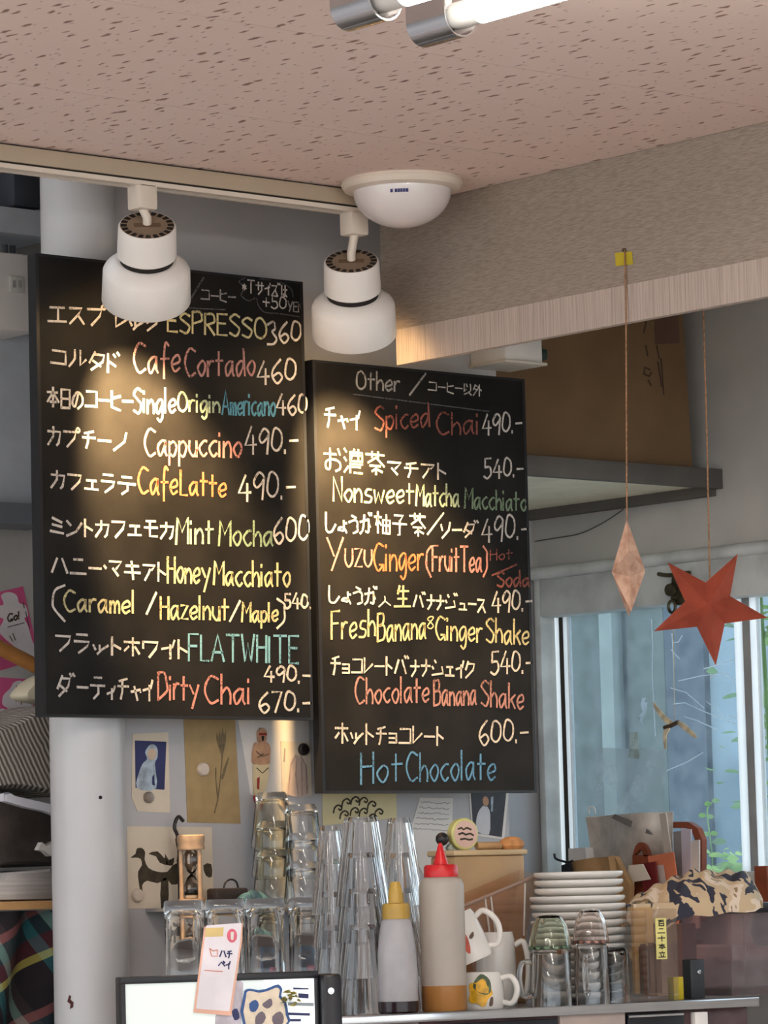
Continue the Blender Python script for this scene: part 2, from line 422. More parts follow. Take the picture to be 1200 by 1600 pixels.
# upper ceiling beyond the lowered one and over the window recess
for k_, (xa, ya, xb_, yb_) in enumerate(((RX0, YC, 2.0, 6.6), (3.4, YC, XW+.2, 6.6), (2.0, 5.4, 3.4, 6.6))):   # added opening left of the column, made to let sky light in
    S(box('ceiling', (xa, ya, 2.98), (xb_, yb_, 3.2), m_wall)).name = ('ceiling_upper_left', 'ceiling_upper_right', 'ceiling_upper_rear')[k_]
S(box('wall_sun_screen', (1.94, 3.4, 3.2), (2.0, 5.6, 5.2), m_wall))  # unseen wall added to keep direct sun out of that opening
S(box('ceiling', (XB+.28, RY0, 2.92), (XW+.2, YC, 2.97), m_wall)).name = 'ceiling_recess'

S(box('ceiling', (RX0, RY0, 3.055), (XW+.3, YC-.001, 3.2), m_slab)).name = 'ceiling_sun_cover'  # unseen slab added to close gaps where sun leaked in
S(box('wall_sun_stop', (RX0-.05, RY0, ZC), (RX0, 6.6, 3.2), m_slab))  # added out of view, stops sun leaking in above the lowered ceiling
S(box('wall_sun_stop_front', (RX0, RY0-.05, ZC), (XW+.3, RY0, 3.2), m_slab))  # same added sun stop along the front
# ---- beam: papered face and papered underside
bx0, bx1 = XB, XB+.277
beam = S(box('trim_1', (bx0+.001, RY0, ZB+.001), (bx1, YC+.001, 2.92), m_paper))
box('face_paper', (bx0, RY0, ZB), (bx0+.0012, YC+.002, ZC), m_paper, beam)
box('underside_paper', (bx0+.0012, RY0, ZB), (bx1, YC+.002, ZB+.0012), m_paper, beam)
ZV = onX(1000, 500, XB).z                       # lighter ribbed valance hanging from the beam's lower edge
box('ribbed_valance', (bx0+.0004, RY0, ZV), (bx0+.014, YC-.03, ZB-.0002), m_paper2, beam)

# ---- walls
S(box('wall_back', (3.56, YW, 0), (XE, YW+.1, 2.98), m_wall))
S(box('wall_bay', (3.95, YR, 0), (XW+.03, YR+.1, 2.98), m_wall))
WZ0, WZ1 = 1.560, onX(850, 905, XW).z            # window opening
WY1 = onX(846, 1100, XW).y; WY0 = 3.30
wr = S(box('wall_right', (XW, WY1, 0), (XW+.03, YR, 2.98), m_plaster))
for nm, a, b in (('wall_above_window', (XW, RY0, WZ1), (XW+.03, WY1, 2.98)), ('wall_below_window', (XW, RY0, 0), (XW+.03, WY1, WZ0)),
                 ('wall_beside_window', (XW, RY0, WZ0), (XW+.03, WY0, WZ1))):
    box(nm, a, b, m_plaster, wr)
S(box('wall_rear', (RX0, 6.4, 0), (3.5, 6.5, 2.98), m_wall))

# ---- round column in front of the wall's end
CR = .058
cc = Vector((onY(133, 1000, YW).x, YW, 0))
colm = S(lathe('trim_2', [(0, 0), (CR, 0), (CR, 2.98), (0, 2.98)], m_column, seg=72, mtx=Matrix.Translation((cc.x, cc.y, 0))))
# paint chip and small hole on the column
m_chip = M('dark_red_chip', (70, 24, 22), .7); m_hole = M('dark_hole', (20, 16, 16), .9)
def on_col(x, y, eps):
    d = ray(x, y); o = CAM - Vector((cc.x, cc.y, 0)); R = CR+eps
    A = d.x*d.x+d.y*d.y; B = 2*(o.x*d.x+o.y*d.y); Cc = o.x*o.x+o.y*o.y-R*R
    t = (-B-math.sqrt(max(B*B-4*A*Cc, 0)))/(2*A); return CAM+d*t
def colpatch(name, pl, mat, eps=.0006):
    a = [on_col(x, y, eps) for x, y in px(pl)]; b = [on_col(x, y, -.001) for x, y in px(pl)]; n = len(a)
    return mk(name, a+b, [list(range(n))]+[[i, (i+1) % n, n+(i+1) % n, n+i] for i in range(n)], mat, colm)
colpatch('paint_chip', '108,1555 111,1556 110,1562 115,1566 114,1574 109,1577 110,1569 105,1565', m_chip)
colpatch('screw_hole', [(157+3*math.cos(a), 1246+3*math.sin(a)) for a in (0, .8, 1.6, 2.4, 3.2, 4, 4.8, 5.6)], m_hole)
seam_x = cc.x+CR*.97
tube('seam_bead', [(seam_x+.004, YW-.012, 1.0), (seam_x+.004, YW-.012, 2.2), (seam_x+.004, YW-.012, 2.9)], .004, m_column, colm, smooth=0)

# ---- window in the right-hand wall
win = thing('window_1', 'aluminium sliding window', 'window', (XW+.05, (WY0+WY1)/2, WZ0), kind='structure'); del win['category']
fy = onX(872, 1100, XW+.028).y; fz = onX(876, 962, XW-.004).z
box('frame_stile', (XW-.012, fy, WZ0), (XW+.026, WY1, WZ1), m_frame, win, .003)
box('frame_rail', (XW-.012, WY0, fz), (XW+.045, fy, WZ1), m_frame, win, .003)
box('frame_sill', (XW-.03, WY0, WZ0-.02), (XW+.045, fy, WZ0+.018), m_frame, win, .003)
box('frame_stile', (XW-.012, WY0-.03, WZ0), (XW+.045, WY0, WZ1), m_frame, win, .003)
# head moulding above the frame
tube('head_moulding', [(XW-.012, WY1, WZ1+.010), (XW-.012, WY0, WZ1+.010)], .012, m_frame, win, smooth=0, seg=12)
def ywin(x, X=XW+.03): return onX(x, 1150, X).y
g0 = ywin(893)
for a, b, mm in ((873, 879.5, m_gap_light), (879.5, 886, M('dark_gasket', (58, 52, 46), .8)), (886, 892, m_gap_light), (1154, 1167, m_gap_light), (1167, 1179, m_alu), (1179, 1189, m_gap_light)):
    box('sash_strip', (XW+.028, ywin(b), WZ0+.016), (XW+.040, ywin(a), fz+.002), mm, win)
m_pane = thin_glass('dusty_window_glass', (226, 238, 244), .02, 1.4, haze=.17, hazecol=(190, 204, 216), hs=30)
m_pane2 = thin_glass('clear_window_glass', (240, 246, 248), .02, 1.4, haze=.03)
box('pane', (XW+.032, ywin(1154), WZ0+.018), (XW+.036, g0, fz), m_pane, win)
box('pane', (XW+.032, WY0, WZ0+.018), (XW+.036, ywin(1189), fz), m_pane2, win)
# scratches and old tape residue on the pane
m_scr = M('white_scratch', (226, 234, 240), .8, transl=.6)
def putX(X): return lambda p: onX(p[0], p[1], X)
sc = [[(1018, 968), (1020, 1010), (1019, 1050), (1024, 1150)], [(1050, 990), (1052, 1030), (1054, 1098)], [(1066, 993), (1060, 1003), (1052, 1004)], [(1049, 1015), (1055, 1022), (1062, 1030)],
      [(1052, 1100), (1070, 1098), (1096, 1110), (1150, 1132)], [(1060, 1064), (1095, 1056), (1130, 1052), (1152, 1066)], [(1042, 1204), (1075, 1190), (1098, 1176)],
      [(1048, 1075), (1072, 1082), (1100, 1106)], [(1100, 1045), (1118, 1040), (1150, 1030)], [(1070, 1120), (1090, 1126), (1120, 1140)], [(1104, 1096), (1130, 1118), (1152, 1122)]]
vs, fs = ribbon([[(x, y) for x, y in s] for s in sc], putX(XW+.0315), .0016, .0003, NX)
mk('scratches', vs, fs, m_scr, win)
for k, pl in enumerate(('1003,1091 1009,1090 1006,1097 1011,1098 1010,1112 1005,1121 1003,1131 999,1128 1001,1119 998,1120 1004,1112 1001,1100', '1110,1056 1116,1053 1112,1060 1109,1064')):
    cardX('tape_residue', pl, XW+.031, m_scr, win, .0004)

# ---- outside the window
m_conc = M('stained_concrete', (74, 83, 80), .9, var=.16, vs=2.2, stretch=(1, 2.5, .25))
m_dark = M('dark_blue_cladding', (54, 66, 80), .7, var=.1, vs=5)
m_lt = M('pale_blue_cladding', (128, 148, 162), .7, var=.08, vs=5)
o = thing('neighbouring_building', 'grey concrete neighbouring building seen through the dusty window', 'building', (7.0, 7.5, -.1))
X2 = XW+2.2
def ext(a, b, mat, nm, X=X2, z0=-.1, z1=4.5):
    ya, yb = onX(a, 1100, X).y, onX(b, 1100, X).y
    return box(nm, (X, yb, z0), (X+.4, ya, z1), mat, o)
ext(760, 1040, m_conc, 'concrete_wall'); ext(1041, 1102, m_dark, 'dark_panel'); ext(1103, 1172, m_lt, 'pale_panel', X2+.02)
box('drainpipe', (X2-.06, onX(972, 1100, X2).y-.03, -.1), (X2-.01, onX(972, 1100, X2).y+.03, 4.5), M('grey_pipe', (120, 130, 128), .6), o, .02)
m_leaf = M('sunlit_leaf', (200, 230, 130), .5, var=.2, vs=3, transl=.7); m_leaf2 = M('deep_leaf', (130, 170, 100), .5, var=.3, vs=3, transl=.4)
def leaves(name, pts, size, mat, parent=None):
    vs = []; fs = []
    for p in pts:
        s = size*random.uniform(.6, 1.3); a = Matrix.Rotation(random.uniform(0, 6.3), 3, 'Z') @ Matrix.Rotation(random.uniform(-1.2, 1.2), 3, 'X')
        b = len(vs)
        for q in ((-.5, 0, 0), (-.15, .3, .05), (.3, .25, .02), (.6, 0, -.06), (.3, -.25, .02), (-.15, -.3, .05)): vs.append(Vector(p)+a @ (Vector(q)*s))
        fs += [[b, b+1, b+2, b+3], [b, b+3, b+4, b+5]]
    return mk(name, vs, fs, mat, parent)
bc = at(1300, 1150, 8.0)
bush = thing('garden_shrub', 'leafy green shrub outside the right edge of the window', 'shrub', (bc.x, bc.y, -.1))
tag(leaves('foliage', [bc+Vector((random.gauss(0, .10), random.gauss(0, .09), random.uniform(-1.2, .55))) for _ in range(2600)], .035, m_leaf2, bush), kind='stuff')
for k in range(4): tube('stem', [(bc.x+.05*k-.1, bc.y, -.1), (bc.x+.06*k-.1, bc.y+.05, .8), (bc.x+.12*k-.2, bc.y, bc.z+.3)], (.012, .004), m_leaf2, bush)
# climbing vine just outside the pane
vp = lambda x, y: onX(x, y, XW+.14)
vine = thing('window_vine', 'thin pale green vine climbing outside the window pane', 'plant', vp(1112, 1365))
tube('stem', [vp(1112, 1366), vp(1113, 1340), vp(1109, 1305), vp(1105, 1275), vp(1106, 1262), vp(1112, 1254)], .0012, m_leaf, vine)
for x, y in ((1106, 1256), (1118, 1251), (1097, 1274), (1109, 1276), (1103, 1303), (1115, 1302)):
    cardX('leaf', [(x-6, y), (x-2, y-4), (x+4, y-3), (x+7, y+1), (x+2, y+4), (x-4, y+3)], XW+.139, m_leaf, vine, .0004)
vine2 = thing('sill_creeper', 'bright green leafy creeper along the outside of the window sill', 'plant', vp(1140, 1368))
tag(leaves('foliage', [vp(random.uniform(1100, 1196), 1366-abs(random.gauss(0, 13)))+Vector((random.uniform(-.02, .05), 0, 0)) for _ in range(70)]+[vp(1132+random.gauss(0, 4), random.uniform(1322, 1350)) for _ in range(8)], .022, m_leaf, vine2), kind='stuff')
tube('stem', [vp(1100, 1370), vp(1150, 1366), vp(1195, 1362)], .002, m_leaf2, vine2)

# ================================================================== chalkboards
m_board = M('blackboard', (25, 23, 22), .6, var=.25, vs=9, bump=.08, bs=300, spec=.22)
m_bedge = M('board_edge', (18, 19, 24), .5)
CK = {k: chalk('chalk_'+k, c) for k, c in dict(white=(208, 202, 197), yellow=(202, 193, 150), red=(138, 86, 78), pink=(192, 134, 128), orange=(206, 116, 80),
      blue=(92, 142, 186), teal=(92, 148, 172), green=(128, 148, 124), mint=(170, 186, 160), rose=(176, 132, 128), grey=(150, 150, 152), dim=(84, 84, 88), pale=(120, 170, 190)).items()}
def chalkboard(label, corners, rows, marks, sw):
    tl, tr, bl, br = [onY(x, y, YB) for x, y in corners]
    x0, x1 = (tl.x+bl.x)/2, (tr.x+br.x)/2; z0, z1 = (bl.z+br.z)/2, (tl.z+tr.z)/2
    t = thing('chalkboard', label, 'chalkboard', ((x0+x1)/2, YB+.012, z0))
    box('panel', (x0+.006, YB, z0+.003), (x1-.006, YB+.0195, z1-.003), m_board, t)
    for a, b in (((x0, YB-.0006, z0), (x0+.006, YB+.02, z1)), ((x1-.006, YB-.0006, z0), (x1, YB+.02, z1)), ((x0+.006, YB-.0006, z0), (x1-.006, YB+.02, z0+.004)), ((x0+.006, YB-.0006, z1-.004), (x1-.006, YB+.02, z1))):
        box('edge_strip', a, b, m_bedge, t)
    box('light_stop_batten', (x1-.045, YB+.0201, z0+.02), (x1-.025, YW-.0005, z1-.02), m_bedge, t)  # added to block spotlight leaking through between the boards
    put = lambda p: onY(p[0], p[1], YB-.0002)
    for txt, xa, ya, xb, yb, h, c in rows:
        o = words('chalk_lettering', layout(txt, xa, ya, xb, yb, h), put, sw*(.62 if h < 24 else 1), .0004, NY, CK[c], t)
    for pts, c, k in marks:
        P = crom([Vector(p) for p in pts], 4) if len(pts) > 2 else [Vector(p) for p in pts]
        words('chalk_line', [P], put, sw*k, .0004, NY, CK[c], t)
    return t
chalkboard('larger black coffee menu chalkboard hanging on the pale column', ((52, 395), (470, 440), (70, 1123), (492, 1122)), [
 ('コーヒー', 314, 469, 368, 473, 20, 'grey'), ('*Tサイズは', 379, 457, 448, 464, 20, 'white'), ('+50', 411, 480, 447, 485, 20, 'white'), ('YEN', 450, 486, 472, 488, 15, 'grey'),
 ('エスプ', 75, 505, 165, 508, 31, 'white'), ('レッソ', 181, 513, 247, 518, 26, 'white'), ('ESPRESSO', 262, 518, 416, 529, 32, 'yellow'), ('360', 418, 538, 470, 535, 34, 'white'),
 ('コルタド', 79, 569, 186, 583, 31, 'white'), ('Cafe', 209, 583, 281, 580, 44, 'rose'), ('Cortado', 289, 588, 398, 586, 42, 'rose'), ('460', 402, 601, 462, 597, 36, 'white'),
 ('本日のコーヒー', 74, 635, 207, 643, 34, 'white'), ('Single', 209, 645, 274, 645, 38, 'white'), ('Origin', 278, 642, 343, 645, 30, 'mint'), ('Americano', 347, 647, 430, 650, 36, 'teal'), ('460', 432, 648, 479, 648, 31, 'white'),
 ('カプチーノ', 75, 695, 197, 705, 30, 'white'), ('Cappuccino', 226, 712, 377, 714, 42, 'pink'), ('490.-', 383, 711, 465, 706, 42, 'white'),
 ('カフェラテ', 80, 761, 211, 774, 30, 'white'), ('Cafe', 216, 771, 277, 773, 42, 'orange'), ('Latte', 282, 773, 353, 776, 38, 'orange'), ('490.-', 373, 783, 461, 779, 42, 'white'),
 ('ミントカフェモカ', 79, 836, 271, 842, 30, 'white'), ('Mint', 275, 851, 333, 848, 40, 'mint'), ('Mocha', 342, 852, 426, 853, 40, 'green'), ('600', 428, 851, 482, 847, 42, 'white'),
 ('ハニー・マキアト', 81, 898, 258, 908, 32, 'white'), ('Honey', 262, 911, 328, 911, 42, 'yellow'), ('Macchiato', 334, 914, 453, 917, 38, 'yellow'),
 ('(', 82, 957, 101, 960, 44, 'white'), ('Caramel', 100, 955, 210, 958, 34, 'yellow'), ('/', 229, 959, 244, 959, 32, 'white'), ('Hazelnut', 251, 967, 357, 969, 36, 'yellow'), ('/', 359, 971, 375, 971, 32, 'white'),
 ('Maple', 378, 972, 434, 971, 30, 'yellow'), (')', 433, 974, 445, 974, 38, 'white'), ('540.', 444, 950, 486, 952, 24, 'white'),
 ('フラットホワイト', 87, 1017, 292, 1030, 31, 'white'), ('FLATWHITE', 295, 1032, 466, 1036, 42, 'pale'),
 ('ダーティチャイ', 90, 1088, 238, 1095, 36, 'white'), ('Dirty', 247, 1093, 310, 1094, 42, 'pink'), ('Chai', 320, 1099, 391, 1100, 44, 'pink'),
 ('490.-', 413, 1065, 484, 1068, 26, 'white'), ('670.-', 405, 1114, 486, 1112, 33, 'white')],
 [(((318, 434), (289, 481)), 'dim', .8), (((289, 481), (352, 484)), 'dim', .5),
  (((376, 462), (381, 448), (373, 440), (386, 434), (402, 435), (424, 438), (444, 444), (455, 452), (458, 464)), 'dim', .5), (((376, 462), (388, 470), (400, 466), (404, 478), (414, 488), (436, 490), (468, 495)), 'dim', .5)], .0037)
chalkboard('smaller black other-drinks menu chalkboard hanging next to the window', ((484, 562), (820, 592), (508, 1240), (838, 1238)), [
 ('Other', 557, 608, 624, 611, 28, 'grey'), ('/', 640, 617, 665, 614, 30, 'grey'), ('コーヒー以外', 669, 611, 752, 619, 19, 'white'),
 ('チャイ', 507, 667, 562, 671, 34, 'white'), ('Spiced', 586, 673, 671, 666, 38, 'red'), ('Chai', 682, 679, 748, 678, 36, 'red'), ('490.-', 754, 681, 815, 675, 32, 'white'),
 ('お濃茶', 506, 735, 600, 743, 40, 'yellow'), ('マチアト', 606, 743, 696, 749, 27, 'white'), ('540.-', 756, 748, 817, 745, 30, 'white'),
 ('Nonsweet', 521, 783, 646, 787, 36, 'yellow'), ('Matcha', 650, 790, 717, 791, 34, 'mint'), ('Macchiato', 726, 794, 822, 798, 32, 'green'),
 ('しょうが', 509, 831, 580, 834, 32, 'white'), ('柚子茶', 585, 833, 664, 839, 38, 'white'), ('/', 668, 835, 693, 831, 30, 'white'), ('ソーダ', 689, 840, 747, 839, 26, 'white'), ('490.-', 753, 848, 826, 842, 38, 'white'),
 ('Y', 511, 892, 536, 892, 50, 'pink'), ('UZU', 539, 886, 581, 885, 27, 'pink'), ('Ginger', 584, 892, 661, 890, 44, 'orange'), ('(FruitTea)', 666, 893, 761, 893, 40, 'pink'), ('Hot', 766, 876, 800, 873, 16, 'red'), ('Soda', 777, 917, 827, 916, 24, 'red'),
 ('しょうが', 514, 940, 588, 946, 30, 'white'), ('入', 592, 948, 610, 948, 20, 'white'), ('生', 616, 948, 641, 948, 36, 'yellow'), ('バナナジュース', 646, 950, 758, 957, 26, 'white'), ('490.-', 769, 958, 831, 953, 32, 'white'),
 ('Fresh', 518, 999, 586, 993, 42, 'yellow'), ('Banana', 590, 1002, 665, 998, 44, 'yellow'), ('&', 668, 982, 677, 982, 20, 'yellow'), ('Ginger', 681, 999, 753, 1003, 38, 'yellow'), ('Shake', 760, 1003, 826, 1008, 38, 'yellow'),
 ('チョコレート', 517, 1054, 612, 1055, 31, 'white'), ('バナナシェイク', 617, 1055, 741, 1060, 30, 'white'), ('540.-', 767, 1055, 832, 1050, 34, 'white'),
 ('Chocolate', 555, 1099, 670, 1097, 40, 'rose'), ('Banana', 678, 1103, 744, 1101, 40, 'rose'), ('Shake', 752, 1103, 818, 1109, 40, 'rose'),
 ('ホット', 524, 1161, 583, 1163, 36, 'white'), ('チョコレート', 588, 1163, 692, 1165, 32, 'white'), ('600.-', 749, 1165, 825, 1160, 38, 'white'),
 ('Hot', 564, 1225, 628, 1220, 46, 'blue'), ('Chocolate', 635, 1221, 774, 1218, 46, 'blue')],
 [(((552, 616), (764, 643)), 'dim', .6), (((807, 882), (769, 899)), 'red', .8)], .0034)

# ================================================================== lights on the ceiling
m_ivory = M('ivory_plastic', (222, 212, 200), .4, var=.02)
m_ivory2 = M('ivory_rail', (184, 170, 150), .45, var=.02)
m_slot = M('dark_slot', (26, 20, 18), .7)
m_white = M('white_plastic', (236, 232, 228), .35, var=.02)
tx1 = onZ(572, 312, ZC).x
tr = thing('lighting_track', 'ivory lighting track fixed along the edge of the ceiling', 'track', (2.8, YT, ZC-.032))
box('rail_body', (1.2, YT-.018, ZC-.027), (XB-.012, YT+.018, ZC-.003), m_ivory2, tr, .001)
box('rail_shade_line', (1.2, YT-.010, ZC-.003), (XB-.012, YT+.010, ZC), m_slot, tr)  # dark colour paints the shadow gap between rail and ceiling
box('rail_groove_shade', (1.2, YT-.0145, ZC-.030), (XB-.012, YT+.0145, ZC-.027), m_slot, tr)  # dark box paints the shade in the groove above the lips
for s in (-1, 1): box('rail_lip', (1.2, YT+s*.012-.004, ZC-.037), (XB-.012, YT+s*.012+.004, ZC-.030), m_ivory, tr)
m_tan = M('tan_cap_plastic', (150, 130, 110), .6, var=.08)
m_lens = emit('warm_led_lens', (255, 214, 150), 14)
def spotlight(label, pax, head_px, aim):
    """track adapter, stem, ribbed head"""
    ax = onY(pax[0], pax[1], YT).x
    t = thing('track_spotlight', label, 'spotlight', (ax, YT, ZC-.07), 'track spotlights above the chalkboards')
    zt = ZC-.034
    box('adapter', (ax-.0175, YT-.016, zt-.038), (ax+.0175, YT+.016, zt+.002), m_ivory, t, .004)
    top = Vector((ax, YT, zt-.038))
    hp = planeproj((ax, YT, 0), None, Vector((FW.x, FW.y, 0)).normalized())
    hc = hp(*head_px)                                   # middle of the rear cap
    ax_dir = (aim-hc).normalized()                      # the way the lamp points
    tube('stem', [top+Vector((0, 0, .003)), hc+Vector((0, 0, .012)), hc+ax_dir*.012], .0068, m_ivory, t, smooth=0, seg=14)
    q = (-ax_dir).to_track_quat('Z', 'Y').to_matrix().to_4x4(); mt = Matrix.Translation(hc) @ q
    rear = lathe('rear_housing', [(0, -.002), (.030, -.002), (.031, 0), (.0415, 0), (.0435, -.003), (.045, -.050), (.041, -.053), (0, -.053)], m_white, t, mtx=mt)
    lathe('rear_cap', [(0, .0002), (.0405, .0002), (.0408, -.001)], m_tan, rear, mtx=mt)
    for k in range(20):
        a = 2*math.pi*k/20; c, s = math.cos(a), math.sin(a)
        if k % 20 in (5,): continue
        u = Vector((c, s, 0)); v = Vector((-s, c, 0)); P = [u*.0305-v*.0030, u*.0305+v*.0030, u*.0398+v*.0040, u*.0398-v*.0040]
        mk('vent_slot', [mt @ (p+Vector((0, 0, .0006))) for p in P]+[mt @ (p-Vector((0, 0, .001))) for p in P], [[0, 1, 2, 3], [0, 1, 5, 4], [1, 2, 6, 5], [2, 3, 7, 6], [3, 0, 4, 7]], m_slot, rear)
    box('rating_label', (-.020, -.006, .0002), (.020, .006, .0007), M('label_tan', (116, 94, 74), .7), rear, mtx=mt)
    lathe('dark_ring', [(.0405, -.052), (.0405, -.062)], m_slot, t, mtx=mt)
    lathe('front_shroud', [(.040, -.0605), (.046, -.0605), (.0635, -.074), (.066, -.079), (.0675, -.128), (.066, -.130), (.060, -.130), (.056, -.100), (.040, -.095)], m_white, t, seg=56, mtx=mt)
    lathe('lens', [(0, -.101), (.052, -.101), (.052, -.099), (0, -.099)], m_lens, t, mtx=mt)
    ld = bpy.data.lights.new('spot_lamp', 'SPOT'); ld.energy = SPOT_W; ld.color = (1.0, .66, .30); ld.spot_size = math.radians(56); ld.spot_blend = .45; ld.shadow_soft_size = .03
    lo = bpy.data.objects.new('spot_lamp', ld); COL.objects.link(lo); lo.parent = t
    lo.matrix_world = Matrix.Translation(hc+ax_dir*.135-wl(t)) @ q
    return t
spotlight('white track spotlight in front of the larger chalkboard', (222, 285), (230, 352), onY(225, 700, YB))
spotlight('white track spotlight beside the ceiling dome', (553, 335), (549, 408), onY(565, 800, YB))

# dome sensor
dc = onZ(628, 283, ZC)
dm = thing('ceiling_dome', 'white translucent dome fixture on the ceiling by the beam', 'ceiling fixture', (dc.x, dc.y, ZC))
dc.x = min(dc.x, XB-.097); mt = Matrix.Translation((dc.x, dc.y, ZC))
lathe('flange', [(0, 0), (.093, 0), (.095, -.006), (.090, -.014), (.078, -.017), (0, -.017)], m_ivory, dm, mtx=mt, seg=56)
m_dome = M('milky_dome', (226, 222, 224), .12, var=.01, spec=.6)
lathe('dome', [(.0765*math.cos(a), -.015-.058*math.sin(a)) for a in [i*math.pi/2/14 for i in range(15)]], m_dome, dm, mtx=mt, seg=56)
m_blue = M('navy_print', (44, 48, 110), .5)
vd = Vector((-FW.x, -FW.y, 0)).normalized(); sd = Vector((vd.y, -vd.x, 0))
for k, (a, b) in enumerate(((-19, -15), (-12, -8), (-7.4, -4), (-3.4, 0), (.6, 4), (4.6, 9))):
    P = []
    for (s, z) in ((a, -.0255), (b, -.0255), (b, -.0305), (a, -.0305)):
        rr = .0768*math.sqrt(max(0, 1-((-z-.015)/.058)**2))+.0006; th = s*.001/rr
        d = (vd*math.cos(th)-sd*math.sin(th))*rr; P.append(Vector((dc.x+d.x, dc.y+d.y, ZC+z)))
    prism('printed_mark', P, vd, -.001, m_blue, dm)

# twin fluorescent lamp
m_chrome = M('chrome', (200, 202, 206), .12, 1.0, var=.02)
m_tube = emit('fluorescent_tube', (255, 250, 240), TUBE_E)
m_cap = M('tube_end_cap', (214, 214, 212), .4)
ZL = ZC-.085
p1 = onZ(690, 32, ZL); p2 = onZ(572, 6, ZL)
fl = thing('fluorescent_lamp', 'twin fluorescent tube lamp with chrome sockets at the top', 'ceiling lamp', (p1.x, p1.y-.6, ZC), 'twin fluorescent lamps')
for p in (p1, p2):
    for s, y0 in ((1, p.y), (-1, p.y-1.235)):
        mt = Matrix.Translation((p.x, y0, ZL))
        # J-shaped chrome socket bracket: back plate from the ceiling curling under the tube end
        prof = [(-.026, .083), (-.026, .0)] + [(-.026*math.cos(a), -.026*math.sin(a)) for a in [i*math.pi/10 for i in range(1, 10)]] + [(.026, .004)]
        vs = []; n = len(prof)
        for dy in (-.034, .034):
            for (x, z) in prof: vs.append(mt @ Vector((x, dy, z)))
            for (x, z) in prof: vs.append(mt @ Vector((x*.92+(.002 if x < 0 else -.002)*0, dy, z*.92 if z < 0 else z)))
        fs = []
        for i in range(n-1):
            fs += [[i, i+1, 2*n+i+1, 2*n+i], [n+i, n+i+1, 3*n+i+1, 3*n+i], [i, i+1, n+i+1, n+i], [2*n+i, 2*n+i+1, 3*n+i+1, 3*n+i]]
        fs += [[0, n, 3*n, 2*n], [n-1, 2*n-1, 4*n-1, 3*n-1]]
        mk('socket_bracket', vs, fs, m_chrome, fl, smooth=40)
        box('socket_block', (p.x-.022, y0+s*.012-.008, ZL-.016), (p.x+.022, y0+s*.012+.008, ZL+.07), m_white, fl, .003)
    rot = Matrix.Translation((p.x, p.y-.024, ZL)) @ Matrix.Rotation(math.pi/2, 4, 'X')
    for a, b in ((0, .045), (1.14, 1.185)):
        lathe('tube_cap', [(0, a), (.0155, a), (.0162, a+.003), (.0162, b), (0, b)], m_cap, fl, mtx=rot, seg=24)
    lathe('tube', [(0, .0451), (.0163, .0451), (.0163, 1.1399), (0, 1.1399)], m_tube, fl, mtx=rot, seg=24)
box('lamp_body', (min(p1.x, p2.x)-.02, p1.y-1.2, ZC-.045), (max(p1.x, p2.x)+.02, p1.y-.10, ZC), m_white, fl, .004)
for dx, dy, lb in ((-1.7, -.3, 'added unseen twin fluorescent tube lamp over the middle of the room'), (-.2, -2.6, 'added unseen twin fluorescent tube lamp nearer the front of the room')): dup(fl, (dx, dy, 0), lb)  # two added copies, out of view, to brighten the room

# ================================================================== recess above the window: shelf, carton, small box, cable
m_shelf = M('grey_shelf', (96, 92, 88), .6, var=.06); m_cream = M('cream_shelf_underside', (250, 246, 222), .5, var=.04)
m_carton = M('brown_cardboard', (120, 94, 66), .85, var=.08, vs=6, bump=.1); m_tape = M('brown_packing_tape', (96, 70, 58), .4)
m_ink = M('dark_print', (70, 52, 40), .8)
zs0, zs1 = onY(980, 753, YS).z, onY(980, 722, YS).z
xs0 = XE+.004
sh = thing('corner_shelf', 'grey corner shelf with cream underside above the window', 'shelf', (4.3, 4.6, zs0))
box('front_edge', (xs0, YS, zs0), (XW-.001, YS+.016, zs1), m_shelf, sh, .001)
box('board', (xs0, YS+.016, zs0+.006), (XW-.001, YR-.001, zs1), m_cream, sh)
box('ledger', (XW-.022, YS+.018, zs0-.012), (XW-.001, YR-.001, zs0+.006), m_shelf, sh)
cb0 = onY(1082, 727, YS+.03)
cbx = thing('cardboard_box', 'large brown cardboard box standing on the corner shelf', 'box', (cb0.x-.3, YS+.15, zs1))
t1 = onY(1058, 480, YS+.03)
P = [Vector((xs0+.02, YS+.03, zs1+.0005)), Vector((cb0.x, YS+.03, zs1+.0005)), Vector((t1.x+.012, YS+.03, 2.66)), Vector((xs0+.02, YS+.03, 2.66))]
prism('carton', P, (0, 1, 0), .30, m_carton, cbx)
cardY('packing_tape', '1020,440 1056,440 1062,536 1024,538', YS+.0294, m_tape, cbx)
pt = [(1003+ (i % 2)*4, 470+i*11) for i in range(12)]
st = [[(1002, 462), (1010, 500)], [(1010, 500), (1006, 520)], [(1009, 540), (1012, 556)], [(1016, 578), (1008, 574), (1006, 584), (1014, 588), (1018, 582)], [(1013, 594), (1017, 602)], [(1026, 540), (1030, 560)], [(1028, 566), (1034, 604)], [(1033, 560), (1037, 616)]]
vs, fs = ribbon([[Vector(p) for p in s] for s in st], lambda p: onY(p[0], p[1], YS+.0296), .0035, .0003, NY); mk('printed_text', vs, fs, m_ink, cbx)
